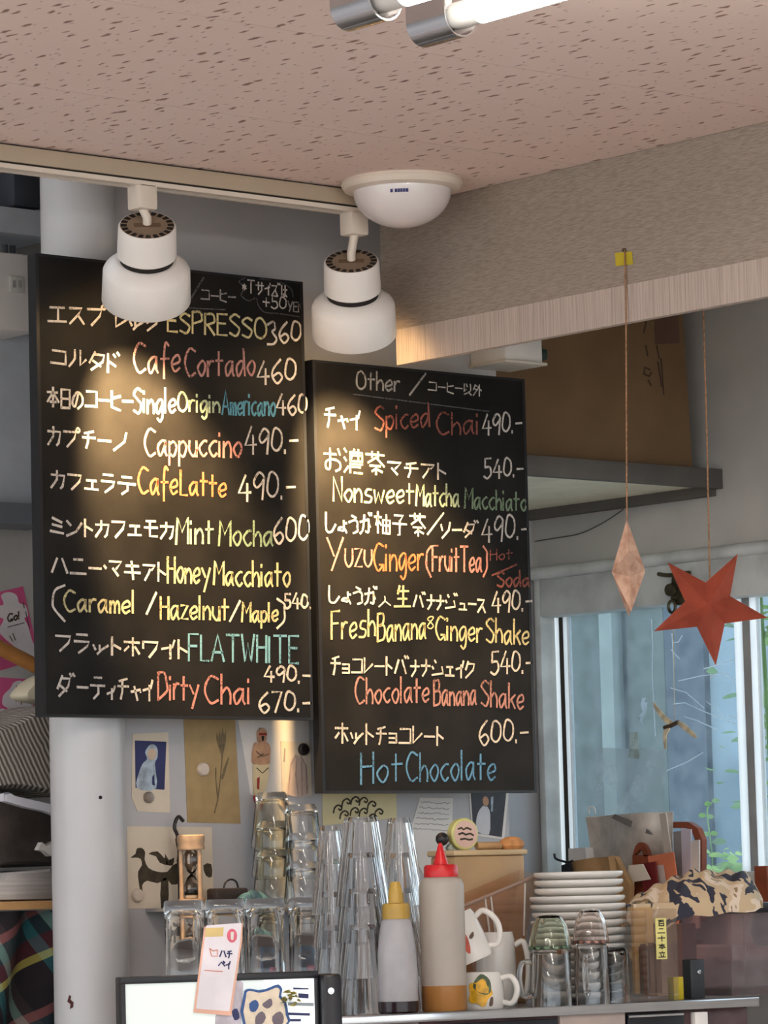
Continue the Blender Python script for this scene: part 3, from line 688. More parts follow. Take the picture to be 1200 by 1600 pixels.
# little white box and green plug hung under the beam
wx = bx1-.11; 
wb = planeproj((0, 0, 0), None, Vector((0, 0, 1)))
e0 = onY(790, 548, YW-.09); zb = onY(790, 525, YW-.09).z
bt = thing('white_adapter_box', 'small white plastic box above the right end of the smaller chalkboard', 'box', (e0.x+.03, YW-.05, zb-.047))
box('casing', (e0.x, e0.y, zb-.040), (e0.x+.085, YW-.0005, zb), m_white, bt, .002)
box('base_plate', (e0.x-.006, e0.y-.006, zb-.045), (e0.x+.091, YW-.0005, zb-.040), m_ivory, bt, .001)
gp = M('dark_green_plastic', (44, 66, 58), .5)
pg = thing('green_plug', 'dark green plug sticking out of the small white box', 'plug', (e0.x+.1, e0.y+.04, zb-.035))
box('plug_body', (e0.x+.0852, e0.y+.02, zb-.034), (e0.x+.107, e0.y+.055, zb-.004), gp, pg, .003)
box('plug_grip', (e0.x+.107, e0.y+.028, zb-.028), (e0.x+.125, e0.y+.047, zb-.010), gp, pg, .003)
tag(tube('wall_cable', [onX(836, 846, XW-.002), onX(872, 840, XW-.002), onX(905, 834, XW-.002), onX(940, 818, XW-.002), onX(974, 796, XW-.002)], .0011, M('grey_wire', (92, 90, 88), .6)), 'thin grey wire on the plaster above the window', 'wire')

# window latch
m_brass = M('tarnished_brass', (92, 86, 66), .45, .7, var=.2, vs=40)
lp = lambda x, y, d=0: onX(x, y, XW-.014-d)
la = thing('window_latch', 'tarnished brass latch with ring on the window frame', 'latch', lp(1060, 960))
prism('back_plate', [lp(*p) for p in px('1052,902 1078,899 1080,942 1062,946 1050,938')], NX, .004, m_brass, la)
tube('lever', [lp(1029, 897, .012), lp(1044, 899, .016), lp(1062, 896, .014), lp(1078, 895, .01)], .004, m_brass, la)
lathe('knob', [(0, 0), (.011, 0), (.013, .004), (.011, .012), (0, .013)], m_brass, la, mtx=Matrix.Translation(lp(1052, 922, .003)) @ Matrix.Rotation(-math.pi/2, 4, 'Y'), seg=20)
lathe('knob', [(0, 0), (.009, 0), (.010, .004), (.008, .010), (0, .011)], m_brass, la, mtx=Matrix.Translation(lp(1074, 915, .004)) @ Matrix.Rotation(-math.pi/2, 4, 'Y'), seg=20)
c = lp(1050, 948, .009); tube('pull_ring', [c+Vector((0, .009*math.cos(a), .011*math.sin(a))) for a in [i*math.pi/4 for i in range(9)]], .003, m_brass, la, closed=True)

# ================================================================== hanging stars
m_twine = M('brown_twine', (150, 112, 84), .9, var=.2, vs=200)
m_red = M('rust_red_paper', (150, 66, 46), .75, var=.10, vs=30); m_pale = M('aged_pale_paper', (214, 178, 156), .8, var=.12, vs=50, col2=(176, 134, 112))
def star(label, c, R, r, bulge, yaw, roll, mat, string, tape=None):
    t = thing('paper_star', label, 'star ornament', c-Vector((0, 0, R)), 'folded paper stars on strings')
    back = Vector((-FW.x, -FW.y, 0)).normalized()
    mt = Matrix.Translation(c) @ Matrix.Rotation(math.atan2(-back.y, -back.x)-math.pi/2+yaw, 4, 'Z') @ Matrix.Rotation(roll, 4, 'Y')
    vs = [Vector((0, -bulge, 0)), Vector((0, bulge, 0))]
    for k in range(10):
        a = math.pi/2 + k*math.pi/5; q = R if k % 2 == 0 else r
        vs.append(Vector((q*math.cos(a), 0, q*math.sin(a))))
    fs = []
    for k in range(10):
        a, b = 2+k, 2+(k+1) % 10; fs += [[0, a, b], [1, b, a]]
    body = mk('folded_body', [mt @ v for v in vs], fs, mat, t)
    tube('string', string, .0013, m_twine, t, smooth=0, seg=6)
    if tape: tape(t)
    return t
# rust red star hung behind the beam
sp0 = onX(1099, 480, XB+.15); sp0.z = ZB-.0003
q_ = planeproj(sp0, None, Vector((FW.x, FW.y, 0)).normalized())
c2 = q_(1107, 947)
star('rust red folded paper star hanging in front of the window latch', c2, .091, .036, .030, math.radians(-4), math.radians(-41), m_red, [q_(1109, 905), q_(1105, 700), sp0])
XT = XB-.0012
c1 = onX(982, 893, XB-.03)
def tape(t):
    cardX('yellow_tape', '961,395 987,393 989,413 962,416', XT, M('yellow_tape', (206, 186, 50), .5, transl=.2), t)
    lathe('pin', [(0, 0), (.003, 0), (.003, .003), (0, .003)], m_ink, t, mtx=Matrix.Translation(onX(976, 391, XT)) @ Matrix.Rotation(-math.pi/2, 4, 'Y'), seg=10)
star('pale edge-on folded paper star on a string taped to the beam', c1, .078, .034, .025, math.radians(89), math.radians(0), m_pale, [onX(976, 390, XT-.002), onX(978, 455, XT-.002), c1+Vector((0, 0, .076))], tape)

# winged seed hanging by the pane
m_seed = M('dry_pod', (240, 222, 196), .7, var=.15, vs=60, transl=.4); m_seedd = M('dark_seed', (84, 66, 46), .7)
sp = lambda x, y: onX(x, y, XW-.02)
sd_ = thing('dried_seed_pod', 'winged dried seed pod hanging on a thread before the pane', 'ornament', sp(1042, 1170))
def wing(pl, nm): 
    P = crom([sp(*p) for p in px(pl)]+[sp(*px(pl)[0])], 3)[:-1]; prism(nm, P, NX, .002, m_seed, sd_)
wing('1054,1130 1040,1118 1028,1104 1021,1097 1024,1108 1034,1122 1045,1133', 'wing'); wing('1056,1127 1066,1128 1078,1138 1089,1150 1086,1153 1074,1144 1062,1134', 'wing'); wing('1046,1134 1040,1138 1037,1150 1039,1168 1042,1169 1042,1150 1047,1140', 'wing')
tube('seed', [sp(1038, 1137), sp(1048, 1134), sp(1060, 1128)], .004, m_seedd, sd_)
tube('thread', [sp(1054, 1128), sp(1053, 1050), sp(1052, 962)], .0006, m_seed, sd_, smooth=0, seg=5)

# clear bag taped to the pane
m_bag = thin_glass('clear_plastic_bag', (236, 238, 238), .12, 1.5, haze=.28, hs=18)
bgp = lambda x, y, d=0: onX(x, y, XW+.022-d)
pb = thing('plastic_bag', 'empty clear plastic bag taped to the window pane', 'bag', bgp(985, 1290))
def bagf(u, v):
    x = 934-6*v+ (1040+2*v-934+0)*u; y = 1168+4*u+v*128; 
    return bgp(x, y, .004+.006*math.sin(u*9+v*2)*math.sin(v*5)*(v))
surf('bag_film', bagf, 14, 12, m_bag, pb, .0006)
cardX('tape', '985,1145 997,1143 999,1186 982,1184', XW+.0175, thin_glass('frosted_tape', (228, 226, 214), .3, haze=.35, hs=50), pb, .0004)

# ================================================================== things pinned to the wall
m_card = M('cream_card', (222, 208, 188), .8, var=.03); m_kraft = M('kraft_card', (172, 146, 104), .85, var=.05, vs=40)
m_navy = M('navy_ink', (46, 50, 96), .6, var=.1); m_cy = M('pale_blue_ink', (176, 190, 204), .7, var=.2, vs=60); m_gold = M('beige_ink', (206, 182, 160), .7)
m_mag = M('magnet', (150, 138, 128), .3, .4, var=.1); m_magd = M('dark_magnet', (40, 34, 36), .4); m_magw = M('ivory_magnet', (216, 200, 184), .35)
m_wht = M('white_paper', (226, 220, 214), .85, var=.03); m_yel = M('pale_yellow_paper', (228, 214, 168), .85, var=.03)
m_dkg = M('sepia_ink', (70, 60, 46), .8, var=.2, vs=80); m_skin = M('tan_ink', (196, 150, 120), .7); m_blackp = M('black_print', (38, 34, 42), .5, var=.3, vs=40)
Y1 = YW-.0012
def magnet(parent, x, y, mat, r=.009, dome=True, Y=None):
    p = onY(x, y, (Y or Y1)); 
    return lathe('magnet', [(0, 0), (r, 0), (r, .004), (r*.8, .007), (0, .008)], mat, parent, mtx=Matrix.Translation(p) @ Matrix.Rotation(math.pi/2, 4, 'X'), seg=24)
def note(name, label, cat, pl, mat, thick=.0008, group='papers pinned to the wall'):
    P = [onY(x, y, Y1) for x, y in px(pl)]
    t = thing(name, label, cat, (sum(p.x for p in P)/len(P), YW, min(p.z for p in P)), group)
    cardY('sheet', pl, Y1, mat, t, thick); return t
def pr(t, nm, pl, mat, lift=.0006, smooth=0): return cardY(nm, pl, Y1-lift, mat, t, .0005, smooth)
t = note('postcard', 'cream postcard with a navy picture of a pale seated figure', 'postcard', '207,1147 263,1144 266,1270 215,1268 206,1246', m_card)
pr(t, 'picture', '211,1157 260,1159 257,1234 212,1231', m_navy)
pr(t, 'figure', '233,1165 240,1163 246,1170 246,1184 242,1194 244,1232 214,1231 218,1205 224,1192 230,1186 227,1175', m_cy, .0010, 3); pr(t, 'face', '232,1172 242,1170 244,1180 238,1188 231,1182', m_gold, .0014, 3); pr(t, 'dark_mark', '238,1214 241,1210 242,1228 238,1226', m_navy, .0014)
magnet(t, 231, 1246, m_mag)
t = note('pressed_flower_card', 'kraft brown card with a grey pressed flower under the larger board', 'card', '287,1118 367,1118 376,1287 293,1285', m_kraft)
m_gry = M('grey_dried_flower', (128, 112, 84), .9, var=.15, vs=80)
vs, fs = ribbon([[Vector(p) for p in s] for s in ([(335, 1270), (340, 1250), (345, 1210), (347, 1180)], [(340, 1245), (337, 1215), (337, 1200)], [(346, 1215), (354, 1195), (357, 1184)])], lambda p: onY(p[0], p[1], Y1-.0003), .002, .0006, NY); mk('stalk', vs, fs, m_gry, t)
for k, pl in enumerate(('347,1182 339,1158 338,1145 344,1160', '347,1182 346,1150 348,1138 351,1150', '348,1182 353,1158 353,1142 349,1156', '347,1182 342,1152 343,1142 348,1160')): pr(t, 'petal', pl, m_gry, .0008+.0002*k)
pr(t, 'leaf', '346,1216 350,1200 356,1186 353,1205 348,1218', m_gry, .0008)
magnet(t, 316, 1202, m_magw, .011)
t = note('drawing_sheet', 'pale sheet of paper behind the carved figure', 'paper', '371,1118 482,1116 486,1240 392,1242', m_wht)
sh_ = note('fashion_sketch', 'faint sketch of a standing figure held by a dark magnet', 'drawing', '438,1158 484,1160 487,1243 440,1243', m_card)
for o in sh_.children: o.location.y -= .0012
m_sk = M('faint_sketch', (178, 156, 146), .9, var=.2, vs=70)
vs, fs = ribbon([[Vector(p) for p in s] for s in ([(462, 1180), (454, 1196), (452, 1220), (450, 1242)], [(470, 1182), (478, 1196), (480, 1240)], [(464, 1182), (462, 1210), (466, 1242)], [(471, 1190), (472, 1242)], [(445, 1170), (444, 1190)])], lambda p: onY(p[0], p[1], Y1-.0016), .0022, .0005, NY); mk('sketch_lines', vs, fs, m_sk, sh_)
prism('figure_wash', crom([onY(x, y, Y1-.0013) for x, y in px('455,1186 470,1184 478,1200 480,1241 449,1241 452,1210')]+[onY(455, 1186, Y1-.0013)], 3)[:-1], NY, .0004, M('blush_wash', (208, 186, 174), .9), sh_)
magnet(sh_, 473, 1171, m_magd, .010, Y=Y1-.0012)
# carved figure
fgY = Y1-.008
fg = thing('carved_figure', 'slim painted wooden figure with folded arms pinned on the wall', 'figurine', onY(409, 1260, YW), 'papers pinned to the wall'); del fg['group']
m_wood = M('carved_wood', (196, 150, 118), .6, var=.1, vs=60); m_ivr = M('ivory_skirt', (222, 202, 160), .6); m_rd = M('red_paint', (150, 52, 44), .5)
def fgp(nm, pl, mat, Y=fgY, th=.006, sm=3): 
    P = [onY(x, y, Y) for x, y in px(pl)]; P = crom(P+[P[0]], sm)[:-1] if sm else P
    return prism(nm, P, (0, 1, 0), th, mat, fg)
fgp('torso', '400,1163 405,1160 418,1160 423,1170 422,1186 420,1194 400,1194 397,1182', m_wood); fgp('head', '405,1144 411,1137 417,1144 416,1158 411,1161 406,1157', m_wood)
fgp('skirt', '399,1194 421,1194 420,1212 416,1232 408,1246 400,1244 399,1220', m_ivr, sm=0); fgp('eye_band', '405,1145 417,1145 417,1149 405,1149', m_rd, fgY-.0008, .001, 0)
fgp('beard', '409,1150 413,1150 412,1158 410,1158', m_slot, fgY-.0008, .001, 0); fgp('red_tip', '399,1243 407,1245 403,1258 400,1250', m_rd, sm=0); fgp('apron', '402,1216 406,1214 405,1234 402,1232', m_rd, fgY-.0008, .001, 0)
vs, fs = ribbon([[Vector(p) for p in s] for s in ([(400, 1174), (410, 1182), (420, 1178)], [(402, 1184), (412, 1178)], [(401, 1200), (410, 1208), (419, 1200)])], lambda p: onY(p[0], p[1], fgY-.0001), .0012, .0006, NY); mk('arm_lines', vs, fs, m_dkg, fg)
fgp('mount', '404,1170 416,1170 416,1220 404,1220', m_magd, fgY+.006, .0072, 0)
# animal print
t = note('animal_print', 'pale print of dark spotted animals at the bottom left of the wall', 'print', '195,1291 331,1292 334,1418 196,1420', m_card)
A = ['214,1326 222,1325 227,1332 226,1343 232,1356 246,1362 262,1362 270,1352 282,1350 282,1378 268,1382 262,1374 246,1380 230,1376 222,1384 224,1398 220,1394 217,1378 216,1362 222,1352 220,1342 212,1340 204,1340 212,1334',
     '232,1334 246,1330 256,1340 268,1346 264,1352 250,1348 244,1338', '274,1312 280,1306 282,1350 276,1346 278,1332', '252,1376 263,1376 262,1420 252,1420', '318,1352 330,1350 331,1370 322,1368', '258,1334 264,1344 272,1340 270,1352 260,1350']
for pl in A: pr(t, 'animal', pl, m_dkg, .0006, 2)
magnet(t, 213, 1399, m_magw, .011)
# curly yellow card, notes and photo right of it
t = note('curl_pattern_card', 'pale yellow card with dark curling wave drawing', 'card', '504,1240 619,1240 620,1278 504,1290', m_yel)
cu = []
for cx_, cy_ in ((530, 1262), (543, 1252), (557, 1249), (570, 1250), (583, 1256), (594, 1268), (540, 1271), (556, 1266), (570, 1267), (584, 1276)):
    cu.append([Vector((cx_-9, cy_+8)), Vector((cx_-7, cy_)), Vector((cx_-1, cy_-4)), Vector((cx_+4, cy_)), Vector((cx_+2, cy_+4)), Vector((cx_-1, cy_+2))])
vs, fs = ribbon([crom(c_, 4) for c_ in cu], lambda p: onY(p[0], p[1], Y1-.0003), .0028, .0005, NY); mk('curls', vs, fs, m_dkg, t)
t = note('handwritten_note', 'long white note with small grey writing behind the red bottle', 'note', '656,1246 708,1247 706,1300 690,1345 664,1372 636,1316', m_wht)
ln = []
for k in range(6):
    y = 1253+k*8.5; x = 658-k*2.5; q = [Vector((x, y))]
    while x < 702-k: x += random.uniform(2, 4); q.append(Vector((x, y+random.uniform(-1.6, 1.6)+.04*(x-650))))
    ln.append(q)
vs, fs = ribbon(ln, lambda p: onY(p[0], p[1], Y1-.0003), .0009, .0004, NY); mk('faint_writing', vs, fs, M('pencil', (150, 146, 150), .9), t)
t = note('photograph', 'photo of a person in a white shirt against dark background', 'photo', '733,1239 795,1239 788,1312 738,1305', m_wht)
pr(t, 'picture', '736,1239 791,1239 784,1308 740,1301', m_blackp); pr(t, 'shirt', '752,1262 758,1258 765,1266 766,1284 764,1304 747,1300 744,1284 747,1270', M('shirt_print', (206, 204, 208), .6), .001, 2); pr(t, 'head', '754,1250 758,1244 763,1248 763,1257 757,1260', m_skin, .001, 2)
pr(t, 'bright_edge', '767,1246 771,1244 770,1268 767,1268', m_cy, .001)

# ================================================================== counter, coffee machine
ZM = 1.38                                             # top of the machine
MA = onZ(528, 1590, ZM); MB_ = onZ(1184, 1560, ZM)
me_ = Vector((MB_.x-MA.x, MB_.y-MA.y, 0)); ML = me_.length; me_.normalize(); mn = Vector((-me_.y, me_.x, 0))
rzM = math.atan2(me_.y, me_.x)
MF = Matrix.Translation((MA.x, MA.y, 0)) @ Matrix.Rotation(rzM, 4, 'Z')        # local x along the front edge, y away from the viewer
def mpos(x, t):
    """spot on the machine top seen at pixel column x, t metres behind its front edge"""
    o = MA + mn*t; f = planeproj(o, None, mn); p = f(x, 1400); return Vector((p.x, p.y, ZM))
def sc(p):
    return (p-CAM).dot(FW)/F                           # metres per pixel at that point
m_steel = M('brushed_steel', (176, 170, 172), .28, .9, var=.06, vs=30, stretch=(1, 1, 12))
m_blackm = M('black_plastic', (24, 24, 30), .35, var=.1); m_beige = M('warm_grey_enamel', (176, 160, 152), .4)
m_plum = M('smoky_plum_panel', (96, 72, 74), .25, var=.15)
box_ct = box('counter', (2.4, 3.95, 0), (4.35, YW-.002, 1.0), M('counter_wood', (120, 92, 70), .5)); tag(box_ct, 'wooden counter below the coffee machine', 'counter')
mach = thing('coffee_machine', 'wide steel coffee machine carrying cups and bottles', 'coffee machine', MF @ Vector((ML/2, .2, 1.0)))
MD = .36
box('top_tray', (0, 0, ZM-.010), (ML, MD, ZM), m_steel, mach, .002, MF)
box('tray_rim', (0, -.004, ZM-.012), (ML, .0, ZM+.002), m_chrome, mach, .001, MF)
box('body', (.01, .012, 1.0), (ML-.01, MD-.01, ZM-.010), m_plum, mach, .004, MF)
def mx(x): return (MF.inverted() @ planeproj(MA, None, mn)(x, 1585)).x
for a, b, mm, nm, dz in ((560, 655, m_steel, 'light_panel', 0), (690, 872, m_blackm, 'dark_panel', .006), (876, 978, m_beige, 'grey_panel', 0), (982, 1070, m_blackm, 'dark_panel', .004), (1086, 1106, m_white, 'white_sticker', .006)):
    box(nm, (mx(a), .002 if 'panel' in nm else 0, 1.10), (mx(b), .012, ZM-.0105-dz), mm, mach, .001, MF)
box('trim_line', (mx(982), -.001, ZM-.020), (mx(1068), .002, ZM-.017), m_chrome, mach, 0, MF)
kp = MF @ Vector((mx(934), .004, ZM-.045)); lathe('knob', [(0, 0), (.016, 0), (.016, .014), (.012, .018), (0, .018)], m_white, mach, mtx=Matrix.Translation(kp) @ Matrix.Rotation(rzM, 4, 'Z') @ Matrix.Rotation(math.pi/2, 4, 'X'), seg=24)

# ---- glass materials
def real_glass(name, col, ior=1.45):
    mt, nt, b = base_mat(name); b.inputs['Base Color'].default_value = lin(col); b.inputs['Roughness'].default_value = 0.0
    b.inputs['Transmission Weight'].default_value = 1.0; b.inputs['IOR'].default_value = ior
    return mt
m_glass = real_glass('drinking_glass', (252, 253, 253))
m_glass_w = real_glass('warm_drinking_glass', (252, 250, 240))
m_fluted = real_glass('fluted_glass', (252, 253, 254), 1.4)
m_ggreen = real_glass('green_tinted_glass', (240, 250, 238)); m_gpink = real_glass('pink_tinted_glass', (253, 247, 245))
m_acr = thin_glass('clear_acrylic', (250, 248, 246), .03, 1.55); m_smoke = thin_glass('smoky_plastic', (240, 228, 230), .05, 1.5, haze=.13)
m_binp = thin_glass('peach_clear_plastic', (251, 243, 236), .05, 1.5, haze=.08, hazecol=(230, 205, 190))
def inv_tumbler(name, r_top, r_bot, h, wall, base):
    """upside-down glass: closed thick base on top; profile from rim (z=0) up"""
    return [(r_bot, 0), (r_bot+.0002, .004), (r_top, h-.006), (r_top-.004, h), (0, h), (0, h-base), (r_top-wall-.004, h-base), (r_top-wall, h-base-.004), (r_bot-wall, 0)]

# ---- squeeze bottles
def bottle_base(name, label, cx, t, wpx, group=None):
    p = mpos(cx, t); k = sc(p); o = thing(name, label, 'bottle', p, group); return p, k, o
m_ldpe = M('translucent_bottle_plastic', (222, 214, 204), .35, var=.03, transl=.5); m_redcap = M('red_cap_plastic', (206, 34, 38), .35, var=.03)
m_amber = M('amber_syrup', (186, 130, 70), .3, var=.05, transl=.3); m_soy = M('dark_syrup', (40, 24, 30), .2, var=.1); m_mist = M('cloudy_bottle_plastic', (222, 220, 224), .25, var=.04, vs=30, transl=.5)
m_goldcap = M('gold_cap_plastic', (186, 150, 66), .35, var=.05)
p, k, o = bottle_base('squeeze_bottle', 'tall squeeze bottle with a pointed red cap', 690, .03, 72)
H = (1581-1371)*k; r = 35.5*k; hl = (1581-1540)*k; T = Matrix.Translation(p)
lathe('syrup', [(0, .0005), (r-.002, .0005), (r, .004), (r, hl), (0, hl)], m_amber, o, mtx=T)
lathe('bottle_body', [(r, hl+.0002), (r, H-.012), (r-.003, H-.004), (r-.01, H), (0, H)], m_ldpe, o, mtx=T)
cp = lathe('cap', [(0, H), (26*k, H), (26.5*k, H+.003), (26*k, H+16*k), (24*k, H+19*k), (12*k, H+20*k), (3.5*k, H+50*k), (2.2*k, H+53*k), (0, H+53*k)], m_redcap, o, mtx=T, flute=(36, .02, [0, 1, 1, 1, 0, 0, 0, 0, 0]), seg=72)
p, k, o = bottle_base('dressing_bottle', 'cloudy dressing bottle with a gold nozzle cap', 618, .028, 63)
H = (1582-1434)*k; r = 31.5*k; hl = 20*k; T = Matrix.Translation(p)
lathe('dark_syrup', [(0, .0005), (r-.003, .0005), (r, .004), (r, hl), (0, hl)], m_soy, o, mtx=T)
lathe('bottle_body', [(r, hl+.0002), (r, 60*k), (30*k, 100*k), (26*k, 132*k), (23*k, H-.003), (20*k, H), (0, H)], m_mist, o, mtx=T)
lathe('nozzle_cap', [(0, H), (21*k, H), (21.5*k, H+5*k), (21*k, H+20*k), (20*k, H+24*k), (12*k, H+25*k), (11.5*k, H+40*k), (8*k, H+56*k), (7*k, H+58*k), (0, H+58*k)], m_goldcap, o, mtx=T, flute=(28, .03, [0, 1, 1, 1, 0, 0, 0, 0, 0, 0]), seg=56)

# ---- three stacks of fluted tumblers (upside down, nested)
def fl_prof(rt, rb, h, wl_=.0028, base=.008):
    return [(rb, 0), (rb*.985, .006), (rt, h-.008), (rt*.92, h), (0, h), (0, h-base), (rt-wl_-.003, h-base), (rb-wl_, 0)]
for nm, cx, t, n, ztop, rt, rb in (('back', 519, .15, 4, 1290, 17, 31), ('front', 567, .085, 4, 1276, 27, 41), ('right', 627, .14, 4, 1282, 19, 34)):
    p = mpos(cx, t); k = sc(p); Htot = (1583-ztop)*k; h = .13; step = (Htot-h)/(n-1)
    lab = {'back': 'fluted clear tumbler in the stack next to the monitor', 'front': 'fluted clear tumbler in the widest stack under the curl card', 'right': 'fluted clear tumbler in the stack behind the gold-capped bottle'}[nm]
    pos = ('at the bottom', 'second from the bottom', 'third from the bottom', 'on top')
    z0 = 0
    root = thing('fluted_tumbler', lab+', '+pos[0], 'glass', p, 'stacked fluted tumblers')
    lathe('glass_body', fl_prof(rt*k, rb*k, h), m_fluted, root, seg=96, closed=True, mtx=Matrix.Translation(p), flute=(12, .06, [1, 1, 1, .5, 0, 0, 1, 1]))
    for i in range(1, n): dup(root, (0, 0, step*i), lab+', '+pos[i])

# ---- white flowered mugs
m_china = M('white_china', (232, 228, 222), .2, var=.02, spec=.6)
def mug(label, mtx, r, h, prints, handle_a=0, hr=1.0):
    o = thing('china_mug', label, 'mug', mtx.translation, 'white flowered mugs')
    b = lathe('mug_body', [(r*.96, 0), (r, .003), (r*.98, h*.5), (r*.92, h*.9), (r*.84, h), (0, h), (0, h-.004), (r*.8, h-.005), (r*.9, h*.5), (r*.93, 0)], m_china, o, mtx=mtx, seg=48)
    c, s = math.cos(handle_a), math.sin(handle_a)
    P = [Vector((c*q, s*q, z)) for q, z in ((r*.93, h*.82), (r*1.35, h*.86), (r*1.68*hr, h*.62), (r*1.66*hr, h*.36), (r*1.35, h*.14), (r*.96, h*.18))]
    tube('handle', P, .0045, m_china, o, mtx=mtx, seg=10)
    for nm, mat, a0, pts in prints:
        vs = []
        for (u, v) in crom([Vector(q) for q in pts]+[Vector(pts[0])], 3)[:-1]:
            z = v*h; rr = r*(1.0 if z < h*.5 else .985)-(r*.06*max(0, z/h-.5)*2)+.0012; a = a0+u; vs.append(mtx @ Vector((rr*math.cos(a), rr*math.sin(a), z)))
        n = len(vs); cen = mtx @ Vector((0, 0, .5*h)); vs2 = [v+(cen-v)*.02 for v in vs]
        mk(nm, vs+vs2, [list(range(n))]+[[i, (i+1) % n, n+(i+1) % n, n+i] for i in range(n)], mat, o)
    return o
m_py = M('yellow_flower', (232, 176, 40), .4, var=.15, vs=90); m_pg = M('leaf_green_print', (74, 92, 62), .4, var=.2, vs=90); m_pr = M('strawberry_print', (196, 84, 60), .4, var=.15, vs=90); m_pd = M('dark_stem_print', (96, 74, 60), .5)
toc = math.atan2(-FW.y, -FW.x)                        # direction towards the viewer
p = mpos(748, .075); k = sc(p)
flower = [(.5*math.cos(a)*(1+.14*math.cos(5*a)), .45+.34*math.sin(a)*(1+.14*math.cos(5*a))) for a in [i*2*math.pi/30 for i in range(30)]]
mug('white mug with a big yellow flower, rim down on the machine', Matrix.Translation(p), 36*k, 58*k, [('leaf', m_pg, toc-.2, [(-.2, .62), (.15, .95), (.55, .8), (.6, .5), (.3, .4)]), ('flower', m_py, toc-.1, flower), ('bud', m_pd, toc+.1, [(.2, .1), (.35, .12), (.38, .32), (.26, .3)])], toc+1.25, .95)
p2 = p+Vector((0, 0, 61*k)); mt2 = Matrix.Translation(p2+Vector((0, 0, .012))-0.012*Vector((RT.x, RT.y, 0))) @ Matrix.Rotation(math.radians(-22), 4, Vector((FW.x, FW.y, 0)).normalized())
mug('tilted white mug with a strawberry print lying on the flowered mug', mt2, 36*k, 78*k, [('strawberry', m_pr, toc-.1, [(-.05, .35), (.12, .18), (.25, .3), (.3, .55), (.1, .66), (-.1, .58)]), ('leaf', m_pg, toc-.1, [(-.15, .66), (.05, .62), (.2, .7), (.1, .86), (-.08, .82)]), ('petal', m_pd, toc+.2, [(.1, .5), (.35, .56), (.3, .48), (.12, .44)])], toc+1.35, 1.0)
p3 = mpos(772, .16); mug('plain white mug with a round handle behind the flowered mugs', Matrix.Translation(p3), 33*k, 118*k, [], toc+1.5, .92)

# ---- saucers
p = mpos(902, .17); k = sc(p); zt = (1583-1380)*k; n = 16
def saucer(r): return [(0, 0), (r*.52, 0), (r*.54, .002), (r*.80, .0045), (r*.965, .0085), (r*.992, .0105), (r, .0130), (r*.992, .0155), (r*.965, .0160), (r*.78, .0105), (r*.45, .0065), (0, .0065)]
first = thing('saucer', 'white saucer in the tall stack, at the very bottom', 'saucer', p, 'stacked white saucers')
lathe('plate', saucer(75*k), m_china, first, mtx=Matrix.Translation(p), seg=56)
ordn = ['first', 'second', 'third', 'fourth', 'fifth', 'sixth', 'seventh', 'eighth', 'ninth', 'tenth', 'eleventh', 'twelfth', 'thirteenth', 'fourteenth', 'fifteenth']
st_ = (zt-.0155)/(n-1); top3 = None
for i in range(1, n):
    lab = 'white saucer in the tall stack, %s' % ('topmost' if i == n-1 else ordn[n-1-i]+' from the top')
    d = Vector((random.uniform(-.002, .002), random.uniform(-.002, .002), st_*i))
    if i < n-3: dup(first, d, lab)
    elif top3 is None:
        top3 = thing('saucer', lab, 'saucer', p+d, 'stacked white saucers'); lathe('plate', saucer(70*k), m_china, top3, mtx=Matrix.Translation(p+d), seg=56); b3 = i
    else: dup(top3, (0, 0, st_*(i-b3)), lab)

# ---- two pairs of upturned glasses
def glass_pair(cx, t, low, up, w, htop, hmid, tint, tintmat, hang):
    p = mpos(cx, t); k = sc(p); r = w/2*k; h1 = (1583-hmid)*k; h2 = (hmid-htop)*k
    o = thing('glass_mug', low, 'glass', p, 'upturned glass mugs'); T = Matrix.Translation(p)
    lathe('glass_body', [(r, 0), (r, h1-.006), (r-.004, h1), (0, h1), (0, h1-.008), (r-.007, h1-.008), (r-.0035, 0)], m_glass, o, mtx=T, seg=44, closed=True)
    c, s = math.cos(hang), math.sin(hang)
    tube('handle', [Vector((c*q, s*q, z)) for q, z in ((r-.001, h1*.78), (r*1.45, h1*.78), (r*1.6, h1*.5), (r*1.4, h1*.2), (r-.001, h1*.22))], .004, m_glass, o, mtx=T, seg=10)
    o = thing('glass_bowl', up, 'glass', p+Vector((0, 0, h1)), 'upturned glass bowls'); T = Matrix.Translation(p+Vector((0, 0, h1+.0003)))
    lathe('glass_body', [(r*1.04, 0), (r*.98, h2*.3), (r*.82, h2*.72), (r*.55, h2*.96), (r*.3, h2), (0, h2), (0, h2-.005), (r*.5, h2*.88), (r*.78, h2*.66), (r*.94, h2*.28), (r*1.0, 0)], m_glass if tintmat is None else tintmat, o, mtx=T, seg=60, closed=True, flute=(14, .03))
    lathe('tinted_rim', [(r*1.05, 0), (r*1.055, .004), (r*.995, .0045), (r*.99, 0)], tint, o, mtx=T, seg=44, closed=True)
m_rg = M('green_glass_rim', (140, 178, 136), .2, trans=.5); m_rp = M('pink_glass_rim', (226, 160, 140), .2, trans=.5)
glass_pair(857, .05, 'clear glass mug under the green-rimmed bowl', 'green-tinted upturned glass bowl before the saucers', 64, 1440, 1494, m_rg, m_ggreen, toc-1.3)
glass_pair(921, .055, 'clear glass mug under the pink-rimmed bowl', 'pink-rimmed upturned glass bowl before the saucers', 54, 1434, 1488, m_rp, m_gpink, toc-.3)
p = mpos(957, .10); o = thing('glass_tumbler', 'clear tumbler beside the saucer stack and tall acrylic holder', 'glass', p); lathe('glass_body', inv_tumbler('', 22*k, 24*k, 85*k, .003, .008), m_glass, o, mtx=Matrix.Translation(p), closed=True)

